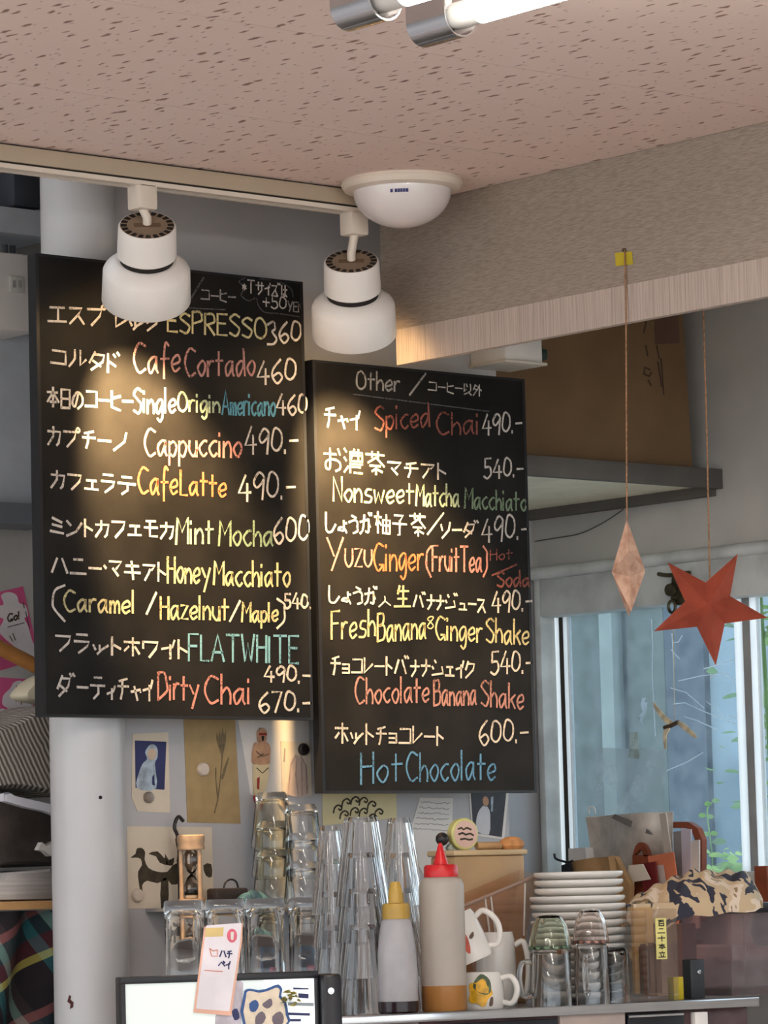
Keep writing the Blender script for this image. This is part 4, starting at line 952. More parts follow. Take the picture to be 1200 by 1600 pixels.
# ---- acrylic holder with brown sticks, small boxes, hopper
p = mpos(1014, .06); k = sc(p); T = frame(p, rzM); a = 30*k; h = (1572-1428)*k
o = thing('acrylic_holder', 'tall clear acrylic holder of brown sticks with a yellow label', 'holder', p)
for lo, hi in (((-a, -a, .012), (-a+.0025, a, h)), ((a-.0025, -a, .012), (a, a, h)), ((-a, a-.0025, .012), (a, a, h)), ((-a, -a, .012), (a, -a+.0025, h))): box('acrylic_wall', lo, hi, m_acr, o, 0, T)
box('acrylic_base', (-a, -a, 0), (a, a, .012), m_acr, o, .001, T)
m_stick = M('brown_incense', (96, 66, 50), .8, var=.15, vs=60, stretch=(4, 4, .3)); m_sleeve = M('tan_paper_sleeve', (190, 152, 104), .8)
box('tan_sleeve', (-a+.006, a-.02, .013), (a-.016, a-.012, h*1.02), m_sleeve, o, 0, T)
for i in range(9):
    x = -a+.010+i*.0042; box('brown_stick', (x, -.006+.002*(i % 3), .013), (x+.0036, .004+.002*(i % 3), h*.62+random.uniform(-.003, .003)), m_stick, o, 0, T)
lb = box('yellow_label', (-a+.018, -a-.0008, h*.46), (-a+.038, -a-.0001, h*.90), M('yellow_label_paper', (232, 222, 140), .7), o, 0, T)
f = planeproj(T @ Vector((0, -a-.0009, 0)), None, (T.to_3x3() @ Vector((0, 1, 0))))
nl = T.to_3x3() @ Vector((0, -1, 0))
lc = T @ Vector((-a+.028, -a-.0009, 0)); ux = T.to_3x3() @ Vector((1, 0, 0))
for i, ch in enumerate('百二十本立'):
    zt_ = h*(.885-.084*i)
    stx = [[lc+ux*((q.x-4.5)/9*.013)+Vector((0, 0, zt_-q.y/9*h*.066)) for q in s] for s in glyph(ch)]
    vs, fs = ribbon(stx, lambda q: q, .0017, .0003, nl, .05); mk('label_character', vs, fs, M('ink_black', (30, 26, 24), .6) if i == 0 else bpy.data.materials['ink_black'], lb)
p = mpos(1051, .10); T = frame(p, rzM); tag(box('yellow_packet', (-.0095, -.008, 0), (.0095, .008, 36*k), M('yellow_packet_card', (206, 184, 30), .5), None, .001, T), 'small yellow packet beside the acrylic holder', 'packet')
p = mpos(1080, .12); T = frame(p, rzM); o = thing('black_bracket', 'dark grey block with a chrome screw left of the smoky hopper', 'bracket', p)
box('block', (-.0135, -.01, 0), (.0135, .012, 62*k), M('charcoal_metal', (52, 56, 60), .45), o, .0015, T); lathe('screw', [(0, 0), (.0038, 0), (.0034, .002), (0, .003)], m_chrome, o, mtx=T @ Matrix.Translation((.002, -.0101, 42*k)) @ Matrix.Rotation(math.pi/2, 4, 'X'), seg=16)
p = mpos(1150, .20); k = sc(p); T = frame(p, rzM)
o = thing('bean_hopper', 'smoky clear hopper with a black lid at the right end', 'container', p); Hh = (1575-1448)*k; a = 62*k
for lo, hi in (((-a, -a, .0), (-a+.003, a, Hh)), ((a-.003, -a, .0), (a, a, Hh)), ((-a+.003, a-.003, .0), (a-.003, a, Hh)), ((-a+.003, -a, .0), (a-.003, -a+.003, Hh))): box('hopper_wall', lo, hi, m_smoke, o, 0, T)
box('lid', (-a-.045, -a-.012, Hh), (a+.02, a+.01, Hh+16*k), m_blackm, o, .004, T)
box('coffee_residue', (-a+.006, -a+.006, .001), (a-.006, a-.006, .012), M('coffee_dust', (70, 44, 44), .9, var=.3, vs=60), o, 0, T)
bp_ = mpos(1062, .30); T2 = frame(bp_, rzM); tag(box('tan_carton', (-.05, 0, 0), (.03, .04, 112*k), M('pinkish_card', (196, 164, 146), .8), None, 0, T2), 'pinkish tan carton behind the acrylic holder under the cloth', 'carton')
# patterned cloth on the lid
def cloth_mat():
    mt, nt, b = base_mat('camouflage_cloth'); b.inputs['Roughness'].default_value = .95
    tc = nn(nt, 'ShaderNodeTexCoord'); n = nn(nt, 'ShaderNodeTexNoise', i_Scale=15.0, i_Detail=2.5, i_Distortion=1.5); nt.links.new(tc.outputs['Object'], n.inputs['Vector'])
    cr = nn(nt, 'ShaderNodeValToRGB'); nt.links.new(n.outputs[0], cr.inputs[0]); cr.color_ramp.interpolation = 'CONSTANT'
    e = cr.color_ramp.elements; e[0].position = 0; e[0].color = lin((52, 52, 66)); e[1].position = .43; e[1].color = lin((206, 180, 146))
    for q, c_ in ((.56, (226, 206, 186)), (.64, (150, 126, 92)), (.70, (58, 58, 70))):
        z = e.new(q); z.color = lin(c_)
    nt.links.new(cr.outputs[0], b.inputs['Base Color']); return mt
m_cloth = cloth_mat()
lidz = ZM+Hh+16*k
crest = [(980, 1412), (1005, 1392), (1040, 1376), (1070, 1364), (1085, 1358), (1110, 1362), (1140, 1360), (1165, 1364), (1180, 1378), (1192, 1408)]
hem = [(980, 1440), (1005, 1462), (1030, 1458), (1060, 1438), (1085, 1430), (1110, 1432), (1140, 1425), (1165, 1426), (1180, 1424), (1192, 1416)]
def itp(tab, x):
    for (a, b), (c, d) in zip(tab, tab[1:]):
        if x <= c: return b+(d-b)*(x-a)/(c-a)
    return tab[-1][1]
def clothf(u, v):
    x = 980+212*u; yc = itp(crest, x); yh = itp(hem, x)
    t = .118-.004 if v < .15 else .118+(v-.15)*.17
    bulge = math.sin(min(1, v/.55)*math.pi/2)
    if v <= .55: y = yh+(yc-yh)*bulge
    else: y = yc+(itp(hem, x)-8-yc)*((v-.55)/.45)**1.5*.6
    y += 4.5*math.sin(u*26+v*5)*math.sin(min(v/.55, 1)*math.pi)*(.3+u) + 3*math.sin(u*47-v*9)*math.sin(min(1, v)*math.pi)
    f = planeproj(MA+mn*t, None, mn); q = f(x, y)
    if t > .116: q.z = max(q.z, lidz+.003)
    return q
cl = surf('patterned_cloth', clothf, 70, 26, m_cloth, None, .0025); tag(cl, 'crumpled tan and navy patterned cloth on the black lid', 'cloth')

# ---- tan storage box, clear bin and small finds behind the bottles
m_tanbox = M('tan_translucent_box', (200, 166, 124), .4, var=.05, transl=.2); m_lidp = M('tan_lid', (206, 180, 140), .3, var=.05)
p = mpos(772, .285); k = sc(p); T = frame(p, rzM); zt_ = (1578-1347)*k
o = thing('tan_storage_box', 'tan plastic storage box behind the red-capped bottle', 'box', p)
box('box_body', (-.072, 0, 0), (.060, .07, zt_), m_tanbox, o, .004, T); box('box_lid', (-.076, -.004, zt_), (.064, .074, zt_+.009), m_lidp, o, .003, T)
ztop = ZM+zt_+.009
def onbox(x, y): return planeproj(T @ Vector((0, .03, 0)), None, mn)(x, y)
q = onbox(800, 1346); q.z = ztop
tag(lathe('bread_roll', [(0, 0), (.016, 0), (.021, .006), (.019, .013), (.011, .019), (0, .0205)], M('golden_bread', (206, 146, 92), .7, var=.15, vs=60), mtx=Matrix.Translation(q), seg=28), 'round golden bread roll on the lid of the tan box', 'bread')
q1, q2 = onbox(745, 1338), onbox(782, 1342); q1.z = q2.z = ztop+.0065
tag(tube('wooden_stick', [q1, (q1+q2)/2, q2], .006, M('pale_wood', (190, 152, 108), .7, var=.1, vs=40), seg=12, smooth=0), 'short pale wooden stick on the tan box lid', 'stick')
q = onbox(724, 1340); q.z = ztop; kk = sc(q)
tin = thing('round_tin', 'round tin with a pink and yellow printed label', 'tin', q)
Tt = Matrix.Translation(q+Vector((0, 0, 25*kk))) @ Matrix.Rotation(rzM, 4, 'Z') @ Matrix.Rotation(math.pi/2, 4, 'X')
lathe('tin_body', [(0, -.008), (24*kk, -.008), (25*kk, -.006), (25*kk, .006), (23*kk, .008), (0, .008)], M('yellow_tin', (216, 212, 140), .4), tin, mtx=Tt, seg=36)
lathe('label_disc', [(0, .0081), (21*kk, .0081), (21*kk, .0086), (0, .0086)], M('pink_label', (226, 190, 176), .6), tin, mtx=Tt, seg=32)
vs, fs = ribbon([[Tt @ Vector((x*kk, y*kk, .0087)) for x, y in s_] for s_ in ([(-14, 8), (-8, 10), (-4, 7), (2, 10), (10, 7)], [(-13, 0), (-6, 2), (0, -1), (8, 1), (14, -2)], [(-10, -8), (-2, -7), (6, -9), (12, -8)])], lambda v: v, .003, .0003, -mn); mk('label_print', vs, fs, m_dkg, tin)
q = onbox(691, 1311)
pin = thing('black_ball_pick', 'black ball-headed pick sticking up behind the red cap', 'pick', Vector((q.x, q.y, ztop)))
lathe('ball', [(10.5*kk*math.sin(a), -10.5*kk*math.cos(a)) for a in [i*math.pi/10 for i in range(11)]], m_magd, pin, mtx=Matrix.Translation(q), seg=24)
tube('shaft', [q-Vector((0, 0, .008)), Vector((q.x, q.y, ztop))], .0016, m_magd, pin, smooth=0)
q1, q2, q3 = onbox(700, 1322), onbox(712, 1334), onbox(726, 1343); q3.z = ztop+.006
tag(tube('green_ribbon', [q1, q2, q3], .006, M('teal_white_ribbon', (96, 118, 106), .8, col2=(190, 196, 180), vs=120), seg=8), 'teal and white ribbon beside the round tin', 'ribbon')
# clear bin leaning in front of the box
p = mpos(783, .235); k = sc(p); o = thing('clear_bin', 'clear peach plastic bin with a slanting rim behind the mugs', 'bin', p)
nb = -mn; fB = planeproj(MA+mn*.225, None, mn)
front = [fB(x, y) for x, y in px('722,1416 842,1366 822,1466 736,1474')]
low = [Vector((v.x, v.y, ZM)) for v in (fB(820, 1500), fB(740, 1500))]
bk = mn*.05
prism('front_wall', [front[0], front[1], front[2], low[0], low[1], front[3]], mn, .002, m_binp, o)
prism('back_wall', [v+bk+Vector((0, 0, .008)) if i < 2 else v+bk for i, v in enumerate([front[0], front[1], front[2], low[0], low[1], front[3]])], mn, .002, m_binp, o)
for a_, b_ in ((1, 2), (0, 3)):
    mk('side_wall', [front[a_]+mn*.002, front[b_]+mn*.002, front[b_]+bk, front[a_]+bk+Vector((0, 0, .008))], [[0, 1, 2, 3]], m_binp, o)
tube('rim', [front[0]-mn*.002, (front[0]+front[1])/2-mn*.002, front[1]-mn*.002], .0028, M('bin_rim', (206, 176, 160), .3, trans=.4), o, smooth=0)
for x in (757, 766, 820): tube('highlight_bar', [fB(x, 1400 if x < 800 else 1380)-mn*.001, fB(x+8 if x < 800 else x-2, 1462)-mn*.001], .0016, M('bin_highlight', (236, 226, 218), .2, trans=.3) if x == 757 else bpy.data.materials['bin_highlight'], o, smooth=0)  # pale rods stand in for highlights on the clear plastic

# ================================================================== papers and bags by the window
ZSH = 1.45
SB = onX(960, 1390, XW-.14)
ledge = tag(box('sill_shelf', (XW-.30, 4.30, ZSH-.02), (XW-.031, YR-.002, ZSH), M('pale_shelf_board', (170, 160, 150), .6)), 'plain shelf board under the window holding bags and papers', 'shelf')
def card3(name, pl, X, mat, parent=None, thick=.004):
    """upright sheet on the shelf, facing into the room, parallel to the window; bottom runs down to the shelf"""
    P = [onX(x, y, X) for x, y in px(pl)]
    P = [Vector((X, v.y, max(v.z, ZSH+.0006))) for v in P]
    return prism(name, P, (1, 0, 0), thick, mat, parent)
def stood(name, label, cat, pl, X, mat, thick=.004):
    o = card3(name, pl, X, mat, None, thick); return tag(o, label, cat)
m_foil = M('grey_plastic_pouch', (200, 188, 176), .3, var=.12, vs=30, bump=.4, bs=40); m_bagp = M('brown_paper_bag', (168, 130, 88), .85, var=.08, vs=25, bump=.2, bs=60)
m_org = M('salmon_card', (214, 122, 86), .7, var=.05); m_dred = M('dark_red_card', (110, 26, 28), .6); m_wr = M('brown_wooden_rack', (136, 66, 38), .5, var=.12, vs=20)
# grey pouch
def pouch(u, v):
    x = 916+136*u+ (1-v)*0 - 4*(1-u)*0; yt = 1276-8*u; y = yt+v*150; x += v*22*(1-u)
    q = onX(x, y, XW-.085+.015*math.sin(u*7+v*3)*(1-.3*v)+.006*math.sin(v*9-u*5)); q.z = max(q.z, ZSH+.001); return q
o = thing('plastic_pouch', 'crumpled grey plastic pouch standing under the clear bag', 'pouch', onX(985, 1420, XW-.085)); o.location.z = ZSH; WL[o.name].z = ZSH
surf('pouch_film', pouch, 26, 22, m_foil, o, .003)
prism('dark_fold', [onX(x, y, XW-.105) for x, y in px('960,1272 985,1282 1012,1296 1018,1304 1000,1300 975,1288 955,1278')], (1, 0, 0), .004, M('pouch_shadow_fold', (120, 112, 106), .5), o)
prism('seal_strip', [onX(x, y, XW-.104) for x, y in px('1030,1272 1040,1270 1056,1384 1046,1386')], (1, 0, 0), .003, M('pouch_seal', (192, 180, 168), .35), o)
tube('hang_loop', [onX(920, 1272, XW-.088), onX(921, 1262, XW-.088), onX(928, 1262, XW-.088), onX(930, 1272, XW-.088)], .0015, m_white, o)
# brown paper bag
def bagp(u, v):
    x = 893+(960-893)*u+v*(10+10*u); y = 1346-9*u+v*110; q = onX(x, y, XW-.175-.006*math.sin(u*6)+.02*abs(u-.5)*v); q.z = max(q.z, ZSH+.001); return q
o = thing('paper_bag', 'folded brown paper bag behind the saucers', 'bag', onX(930, 1420, XW-.17)); o.location.z = ZSH; WL[o.name].z = ZSH
surf('bag_front', bagp, 16, 12, m_bagp, o, .014)
prism('bag_side', [onX(x, y, XW-.17) for x, y in px('960,1338 984,1384 982,1424 972,1440 964,1380')], (1, 0, 0), .012, m_bagp, o)
stood('white_carton', 'small white carton behind the brown paper bag', 'carton', '888,1326 914,1324 917,1350 916,1440 890,1440', XW-.145, m_wht, .02)
# black letter tray around the bag
o = thing('black_tray', 'black metal tray edge left of the brown paper bag', 'tray', onX(880, 1420, XW-.20)); o.location.z = ZSH; WL[o.name].z = ZSH
prism('tray_side', [Vector((XW-.205, v.y, max(v.z, ZSH+.0005))) for v in [onX(x, y, XW-.205) for x, y in px('877,1352 890,1348 899,1384 899,1450 880,1450')]], (1, 0, 0), .004, m_blackm, o)
tube('tray_lip', [onX(866, 1334, XW-.207), onX(869, 1342, XW-.207), onX(886, 1347, XW-.207), onX(895, 1345, XW-.207)], .0022, m_blackm, o)
# wooden rack with an arched end, papers inside
o = thing('wooden_rack', 'brown wooden letter rack with a rounded end by the window', 'rack', onX(1070, 1420, XW-.06)); o.location.z = ZSH; WL[o.name].z = ZSH
ar = [Vector((XW-.062, v.y, max(v.z, ZSH+.008))) for v in [onX(x, y, XW-.062) for x, y in px('1048,1284 1075,1284 1090,1294 1097,1312 1096,1440 1086,1440 1087,1316 1082,1302 1073,1294 1048,1294')]]
prism('arched_end', ar, (1, 0, 0), .012, m_wr, o)
box('rack_base', (XW-.12, ar[5].y, ZSH), (XW-.045, ar[0].y, ZSH+.008), m_wr, o)
prism('near_arch', crom([onX(x, y, XW-.118) for x, y in px('988,1338 993,1322 1000,1316 1008,1322 1014,1336 1006,1338 1003,1330 999,1327 995,1332')], 2), (1, 0, 0), .008, m_wr, o)
prism('near_arch_base', [Vector((XW-.118, v.y, z)) for v, z in ((onX(988, 1338, XW-.118), onX(988, 1336, XW-.118).z), (onX(1014, 1336, XW-.118), onX(1014, 1336, XW-.118).z), (onX(1014, 1336, XW-.118), ZSH+.001), (onX(988, 1338, XW-.118), ZSH+.001))], (1, 0, 0), .008, m_wr, o)
for i, (pl, c_) in enumerate((('1052,1300 1066,1298 1072,1450 1058,1450', (150, 144, 142)), ('1064,1294 1079,1296 1080,1450 1068,1450', (196, 188, 200)), ('1080,1314 1092,1312 1092,1450 1080,1450', (206, 196, 192)))):
    stood('paper_booklet', ('grey', 'lilac white', 'pale pink')[i]+' paper booklet standing in the wooden rack', 'booklet', pl, XW-.078-.006*i, M('booklet_%d' % i, c_, .8, var=.05), .0035)
stood('salmon_card', 'salmon orange card standing before the grey pouch', 'card', '1012,1338 1052,1331 1060,1388 1060,1450 1034,1450 1030,1356 1014,1350', XW-.126, m_org, .002)
stood('red_booklet', 'dark red booklet beside the salmon card', 'booklet', '1000,1350 1023,1346 1028,1388 1028,1450 1012,1450', XW-.140, m_dred, .004)
stood('cream_slip', 'small cream paper slip right of the brown bag', 'paper', '982,1352 1004,1350 1016,1374 990,1378 984,1440 975,1440', XW-.150, m_card, .002)
stood('grey_slip', 'pale grey slip standing against the salmon card', 'paper', '1024,1352 1036,1351 1042,1386 1042,1450 1030,1450', XW-.1295, M('grey_slip_paper', (196, 176, 166), .8), .001)
tag(box('wooden_block', (XW-.07, onX(1210, 1360, XW-.05).y, ZSH), (XW-.035, onX(1191, 1360, XW-.05).y, onX(1195, 1353, XW-.05).z), m_wr), 'brown wooden block on the sill at the right edge', 'block')
tag(lathe('grey_bundle', [(0, 0), (.035, 0), (.045, .02), (.04, .05), (.02, .068), (0, .07)], M('dark_grey_cloth', (62, 64, 72), .9, var=.1, bump=.4), mtx=Matrix.Translation(Vector((XW-.2, onX(1212, 1400, XW-.2).y, ZSH))), seg=24), 'dark grey cloth bundle behind the patterned cloth', 'cloth')

# ================================================================== wall shelf with hourglass, bag, stacked tumblers
ZWS = 1.541
wsx0, wsx1 = onY(262, 1402, YW-.06).x, onY(520, 1402, YW-.06).x
ws = tag(box('wall_shelf', (wsx0, YW-.115, ZWS-.005), (wsx1, YW-.0025, ZWS), M('grey_shelf_metal', (150, 150, 150), .4)), 'narrow shelf on the wall carrying the hourglass and tumblers', 'shelf')
def wpos(x, dy): q = onY(x, 1400, YW-dy); return Vector((q.x, q.y, ZWS+.0003))
m_hw = M('hourglass_wood', (182, 152, 124), .5, var=.1, vs=50)
p = wpos(300, .055); k = sc(p); o = thing('hourglass', 'wooden hourglass in front of the animal print', 'hourglass', p); T = Matrix.Translation(p); h = (1404-1291)*k
disc = [(0, 0), (20*k, 0), (21.5*k, .002), (20*k, .006), (21.5*k, .010), (21*k, .0135), (0, .0135)]
lathe('wooden_end', disc, m_hw, o, mtx=T, seg=32); lathe('wooden_end', [(0, 0), (21*k, 0), (22*k, .003), (20.5*k, .009), (22*k, .013), (21.5*k, .022), (20*k, .0235), (0, .0235)], m_hw, o, mtx=T @ Matrix.Translation((0, 0, h-.0235)), seg=32)
for i in range(3):
    a = toc+.9+i*2.1; tube('post', [p+Vector((17*k*math.cos(a), 17*k*math.sin(a), .013)), p+Vector((17*k*math.cos(a), 17*k*math.sin(a), h-.023))], .0035, m_hw, o, smooth=0)
g_ = [(8, 0), (12, 8), (12, 20), (7, 32), (1.8, 37), (7, 42), (12, 54), (12, 66), (8, 74)]
lathe('glass_bulbs', [(r*k, .0137+z/74*(h-.0375)) for r, z in g_], m_glass, o, mtx=T, seg=28)
lathe('sand', [(0, .014), (10*k, .0145), (11*k, .022), (4*k, .028), (0, .029)], M('pale_sand', (206, 190, 160), .9), o, mtx=T, seg=20)
p = wpos(354, .075); k = sc(p); o = thing('black_case', 'small black case with a wire handle beside the hourglass', 'case', p)
box('case_body', (p.x-.030, p.y-.014, ZWS), (p.x+.034, p.y+.014, ZWS+29*k), M('black_leatherette', (34, 28, 30), .6, bump=.3), o, .004)
tube('handle', [p+Vector((-.006, 0, 28*k)), p+Vector((-.001, 0, 38*k)), p+Vector((.010, 0, 42*k)), p+Vector((.020, 0, 38*k)), p+Vector((.024, 0, 28*k))], .0016, m_blackm, o)
p = wpos(395, .097); k = sc(p)
def scarf(u, v):
    a = math.pi*v; x = p.x-.028+.062*u; return Vector((x, p.y-.010*math.cos(a)+.002*math.sin(u*20), ZWS+.001+(6+17*math.sin(math.pi*(.15+.75*u))**1.2)*k*math.sin(a)+.0012*math.sin(u*23+v*8)))
tag(surf('teal_scarf', scarf, 24, 14, M('teal_fabric', (30, 62, 82), .8, col2=(84, 124, 138), vs=60), None, .0015), 'small bundle of teal fabric before the black case', 'fabric')
p = wpos(281, .03); tag(tube('bent_wire_hook', [p+Vector((0, 0, 0)), p+Vector((0, 0, .10)), p+Vector((-.008, 0, .125)), p+Vector((0, 0, .142)), p+Vector((.010, 0, .135))], .003, m_magd, seg=8), 'dark bent wire hook standing behind the hourglass', 'hook')
for cx, dy, top, wt, wb, lab, mm in ((428, .06, 1227, 25, 34, 'plain tumbler in the left stack below the fashion sketch', m_glass_w), (474, .095, 1247, 25, 31, 'clear tumbler in the stack nearest the fluted glasses', m_glass)):
    p = wpos(cx, dy); k = sc(p); h = .088 if cx < 450 else .068; n = 3; step = ((1403-top)*k-h)/(n-1); pos = ('at the bottom', 'in the middle', 'on top')
    r0 = thing('glass_tumbler', lab+', '+pos[0], 'glass', p, 'tumblers stacked on the wall shelf')
    lathe('glass_body', inv_tumbler('', wt*k, wb*k, h, .003, .012), mm, r0, mtx=Matrix.Translation(p), seg=44, closed=True)
    for i in range(1, n): dup(r0, (0, 0, step*i), lab+', '+pos[i])

# ---- four heavy upturned glasses behind the monitor on a riser
ZR = 1.425
p0 = onY(240, 1500, 4.60); p1_ = onY(528, 1500, 4.60)
rs = tag(box('glass_riser', (p0.x, 4.52, ZM+.0008), (p1_.x-.01, 4.68, ZR), M('dark_riser', (92, 84, 80), .5)), 'low dark riser behind the monitor carrying upturned glasses', 'stand')
pos = ('leftmost', 'second from the left', 'third from the left', 'rightmost')
for i, cx in enumerate((288, 352, 415, 481)):
    q = onY(cx, 1450, 4.56); p = Vector((q.x, q.y, ZR+.0003)); k = sc(p); r = 31.5*k; h = onY(cx, 1407, 4.56).z-ZR
    if i == 0:
        hg = thing('heavy_glass', 'heavy upturned square glass behind the monitor, leftmost of four', 'glass', p, 'upturned glasses behind the monitor')
        lathe('glass_body', [(r*.97, 0), (r*.97, h-.026), (r*.985, h-.022), (r, h-.012), (r*.97, h-.003), (r*.9, h), (0, h), (0, h-.014), (r*.7, h-.015), (r*.86, h-.022), (r*.87, 0)], m_glass, hg, seg=48, closed=True, squash=5, mtx=frame(p, toc+math.pi/2))
        base0 = p
    else: dup(hg, p-base0, 'heavy upturned square glass behind the monitor, '+pos[i]+' of four')
m_pk = M('pink_wrapper', (196, 60, 100), .4, var=.1); m_bl = M('blue_wrapper', (60, 110, 150), .4, var=.2, vs=60)
for cx, lab in ((433, 'small pink wrapped sweet behind the third heavy glass'), (491, 'small pink wrapped sweet behind the rightmost heavy glass')):
    q = onY(cx, 1510, 4.64); tag(box('pink_sweet', (q.x-.011, 4.636, ZR), (q.x+.011, 4.646, ZR+.030), m_pk, None, .002), lab, 'sweet', 'pink sweets behind the glasses')
for cx, lab in ((419, 'blue wrapped packet seen through the third heavy glass'), (478, 'grey blue packet seen through the rightmost heavy glass')):
    q = onY(cx, 1455, 4.66); tag(box('blue_packet', (q.x-.016, 4.655, ZR), (q.x+.016, 4.664, ZR+.075), m_bl, None, .004), lab, 'packet', 'blue packets behind the glasses')

# ================================================================== monitor with hanging card and stickers
MY = toc+math.pi/2+math.radians(18)                     # screen turned a little to the left
mc = at(350, 1560, 5.12)
mu = Vector((math.cos(MY), math.sin(MY), 0)); mnn = Vector((math.sin(MY), -math.cos(MY), 0))
if mu.dot(RT) < 0: mu = -mu
if mnn.dot(FW) > 0: mnn = -mnn
mon = planeproj(mc, None, mnn)
TM = Matrix.Translation((mc.x, mc.y, 0)) @ Matrix((mu, -mnn, Vector((0, 0, 1)))).transposed().to_4x4()
ml = lambda x, y: TM.inverted() @ mon(x, y)
a = ml(188, 1520); b = ml(497, 1524)
mo = thing('monitor', 'black framed monitor with a pale lit screen', 'monitor', TM @ Vector((0, .03, 1.0)))
zt_ = (a.z+b.z)/2; zb_ = 1.11; bz = 11*sc(mc)
box('housing', (a.x, .003, zb_), (b.x, .03, zt_), m_blackm, mo, .002, TM)
box('bezel', (a.x, -.003, zt_-bz), (b.x, .003, zt_), m_blackm, mo, .001, TM); box('bezel', (a.x, -.003, zb_), (b.x, .003, zb_+bz), m_blackm, mo, .001, TM)
box('bezel', (a.x, -.003, zb_+bz), (a.x+.006, .003, zt_-bz), m_blackm, mo, .001, TM); box('bezel', (b.x-.006, -.003, zb_+bz), (b.x, .003, zt_-bz), m_blackm, mo, .001, TM)
m_scr2 = emit('pale_screen', (206, 216, 212), .36)
box('screen', (a.x+.006, .0, zb_+bz), (b.x-.006, .0032, zt_-bz), m_scr2, mo, 0, TM)
def onscr(nm, pl, mat, lift=.0006, sm=0, par=None):
    P = [mon(x, y)+mnn*lift for x, y in px(pl)]; P = crom(P+[P[0]], sm)[:-1] if sm else P
    return prism(nm, P, mnn, -.0005, mat, par or mo)
onscr('screen_window', '412,1526 492,1529 492,1602 412,1602', emit('screen_white', (232, 238, 240), .45), .0002)
for pl in ('450,1582 484,1583 484,1587 450,1586', '452,1592 470,1592 470,1596 452,1596', '466,1552 482,1553 482,1560 466,1559', '458,1543 482,1544 482,1546 458,1546'): onscr('screen_text', pl, m_navy, .0007)
onscr('screen_bar', '450,1566 490,1567 490,1572 450,1571', M('screen_grey', (150, 160, 166), .5), .0007)
box('stand', ((a.x+b.x)/2-.06, .01, 1.0), ((a.x+b.x)/2+.06, .06, zb_), m_blackm, mo, .003, TM)
# card reader at the monitor's right side
c0, c1_ = ml(490, 1524), ml(527, 1521)
rd = thing('card_reader', 'black card reader block with a steel screw on the monitor side', 'card reader', TM @ Vector(((c0.x+c1_.x)/2, -.02, 1.0)))
box('reader_body', (b.x+.0005, -.022, 1.0), (c1_.x, .03, c1_.z), m_blackm, rd, .005, TM)
sq = ml(509, 1548); lathe('screw', [(0, 0), (.005, 0), (.0045, .0025), (0, .003)], m_chrome, rd, mtx=TM @ Matrix.Translation((sq.x, -.022, sq.z)) @ Matrix.Rotation(math.pi/2, 4, 'X'), seg=18)
# sticker with blue outline
sk = thing('sticker', 'cream sticker with a wavy blue outline on the screen', 'sticker', mon(412, 1600), 'stickers on the monitor'); 
m_bl2 = M('cobalt_print', (50, 84, 140), .5); m_crm = M('cream_print', (226, 212, 190), .6, var=.05, vs=80)
out = '379,1556 383,1546 392,1545 402,1547 414,1545 424,1541 434,1538 440,1546 438,1556 446,1566 449,1584 448,1602 379,1602'
onscr('outline', out, m_bl2, .0041, 2, sk); onscr('sheet', '383,1558 386,1549 394,1549 403,1551 415,1549 425,1545 432,1543 436,1548 434,1558 442,1568 445,1586 444,1602 383,1602', m_crm, .0045, 2, sk)
for pl in ('388,1568 398,1562 403,1570 398,1580 390,1580', '408,1570 414,1564 422,1560 424,1570 416,1576', '398,1588 408,1580 414,1590 406,1602 398,1602', '424,1588 436,1580 442,1590 438,1602 426,1600'): onscr('blue_splash', pl, m_bl2 if '388' in pl else M('grey_splash', (110, 100, 110), .6), .0049, 2, sk)
sk2 = thing('sticker', 'torn grey and peach sticker under the hanging card', 'sticker', mon(352, 1600), 'stickers on the monitor')
onscr('sheet', '336,1588 372,1530 380,1536 376,1602 336,1602', M('lavender_print', (196, 190, 200), .6, var=.1, vs=60), .0009, 0, sk2); onscr('blotch', '362,1580 370,1576 374,1590 366,1594', m_navy, .0013, 2, sk2)
cb = thing('dried_flower', 'tiny dried yellow flower stuck on the monitor', 'flower', mon(452, 1575)); fc = mon(452, 1560)
cl_ = []
for i in range(26):
    a_ = random.uniform(0, 6.3); r_ = random.uniform(.002, .012); cl_.append(fc+mnn*random.uniform(.003, .012)+mu*(r_*math.cos(a_))+Vector((0, 0, r_*math.sin(a_))))
leaves('petals', cl_, .009, M('dried_yellow', (170, 158, 80), .7, var=.3, vs=90), cb); tube('stalk', [fc+mnn*.001, fc+mnn*.008], .002, m_gry, cb, smooth=0)
# hanging pay card
hc = thing('payment_card', 'white and peach payment card hanging over the monitor', 'card', mon(340, 1585))
onscr('peach_backing', '318,1448 378,1443 377,1470 360,1587 301,1582', M('peach_card', (232, 182, 160), .6), .004, 0, hc)
onscr('white_sheet', '321,1446 376,1442 374,1470 357,1580 305,1576', M('lilac_white_card', (232, 226, 232), .5), .0046, 0, hc)
onscr('gold_band', '320,1450 348,1449 347,1463 319,1464', M('gold_print', (222, 196, 130), .5), .0050, 0, hc); onscr('red_seal', [(361+8*math.cos(i*.52), 1462+11*math.sin(i*.52)) for i in range(12)], M('rose_print', (216, 100, 120), .5), .0050, 0, hc)
onscr('red_seal_mark', '359,1456 364,1456 363,1469 359,1468', m_wht, .0054, 0, hc)
for txt, xa, ya, xb, yb, h in (('ハテ', 342, 1496, 361, 1497, 13), ('ペイ', 340, 1513, 358, 1514, 13)):
    vs, fs = ribbon(layout(txt.replace('テ', 'チ'), xa, ya, xb, yb, h, 0), lambda q: mon(q[0], q[1])+mnn*.0048, .0019, .0003, mnn, .05); mk('card_lettering', vs, fs, bpy.data.materials['navy_ink'], hc)
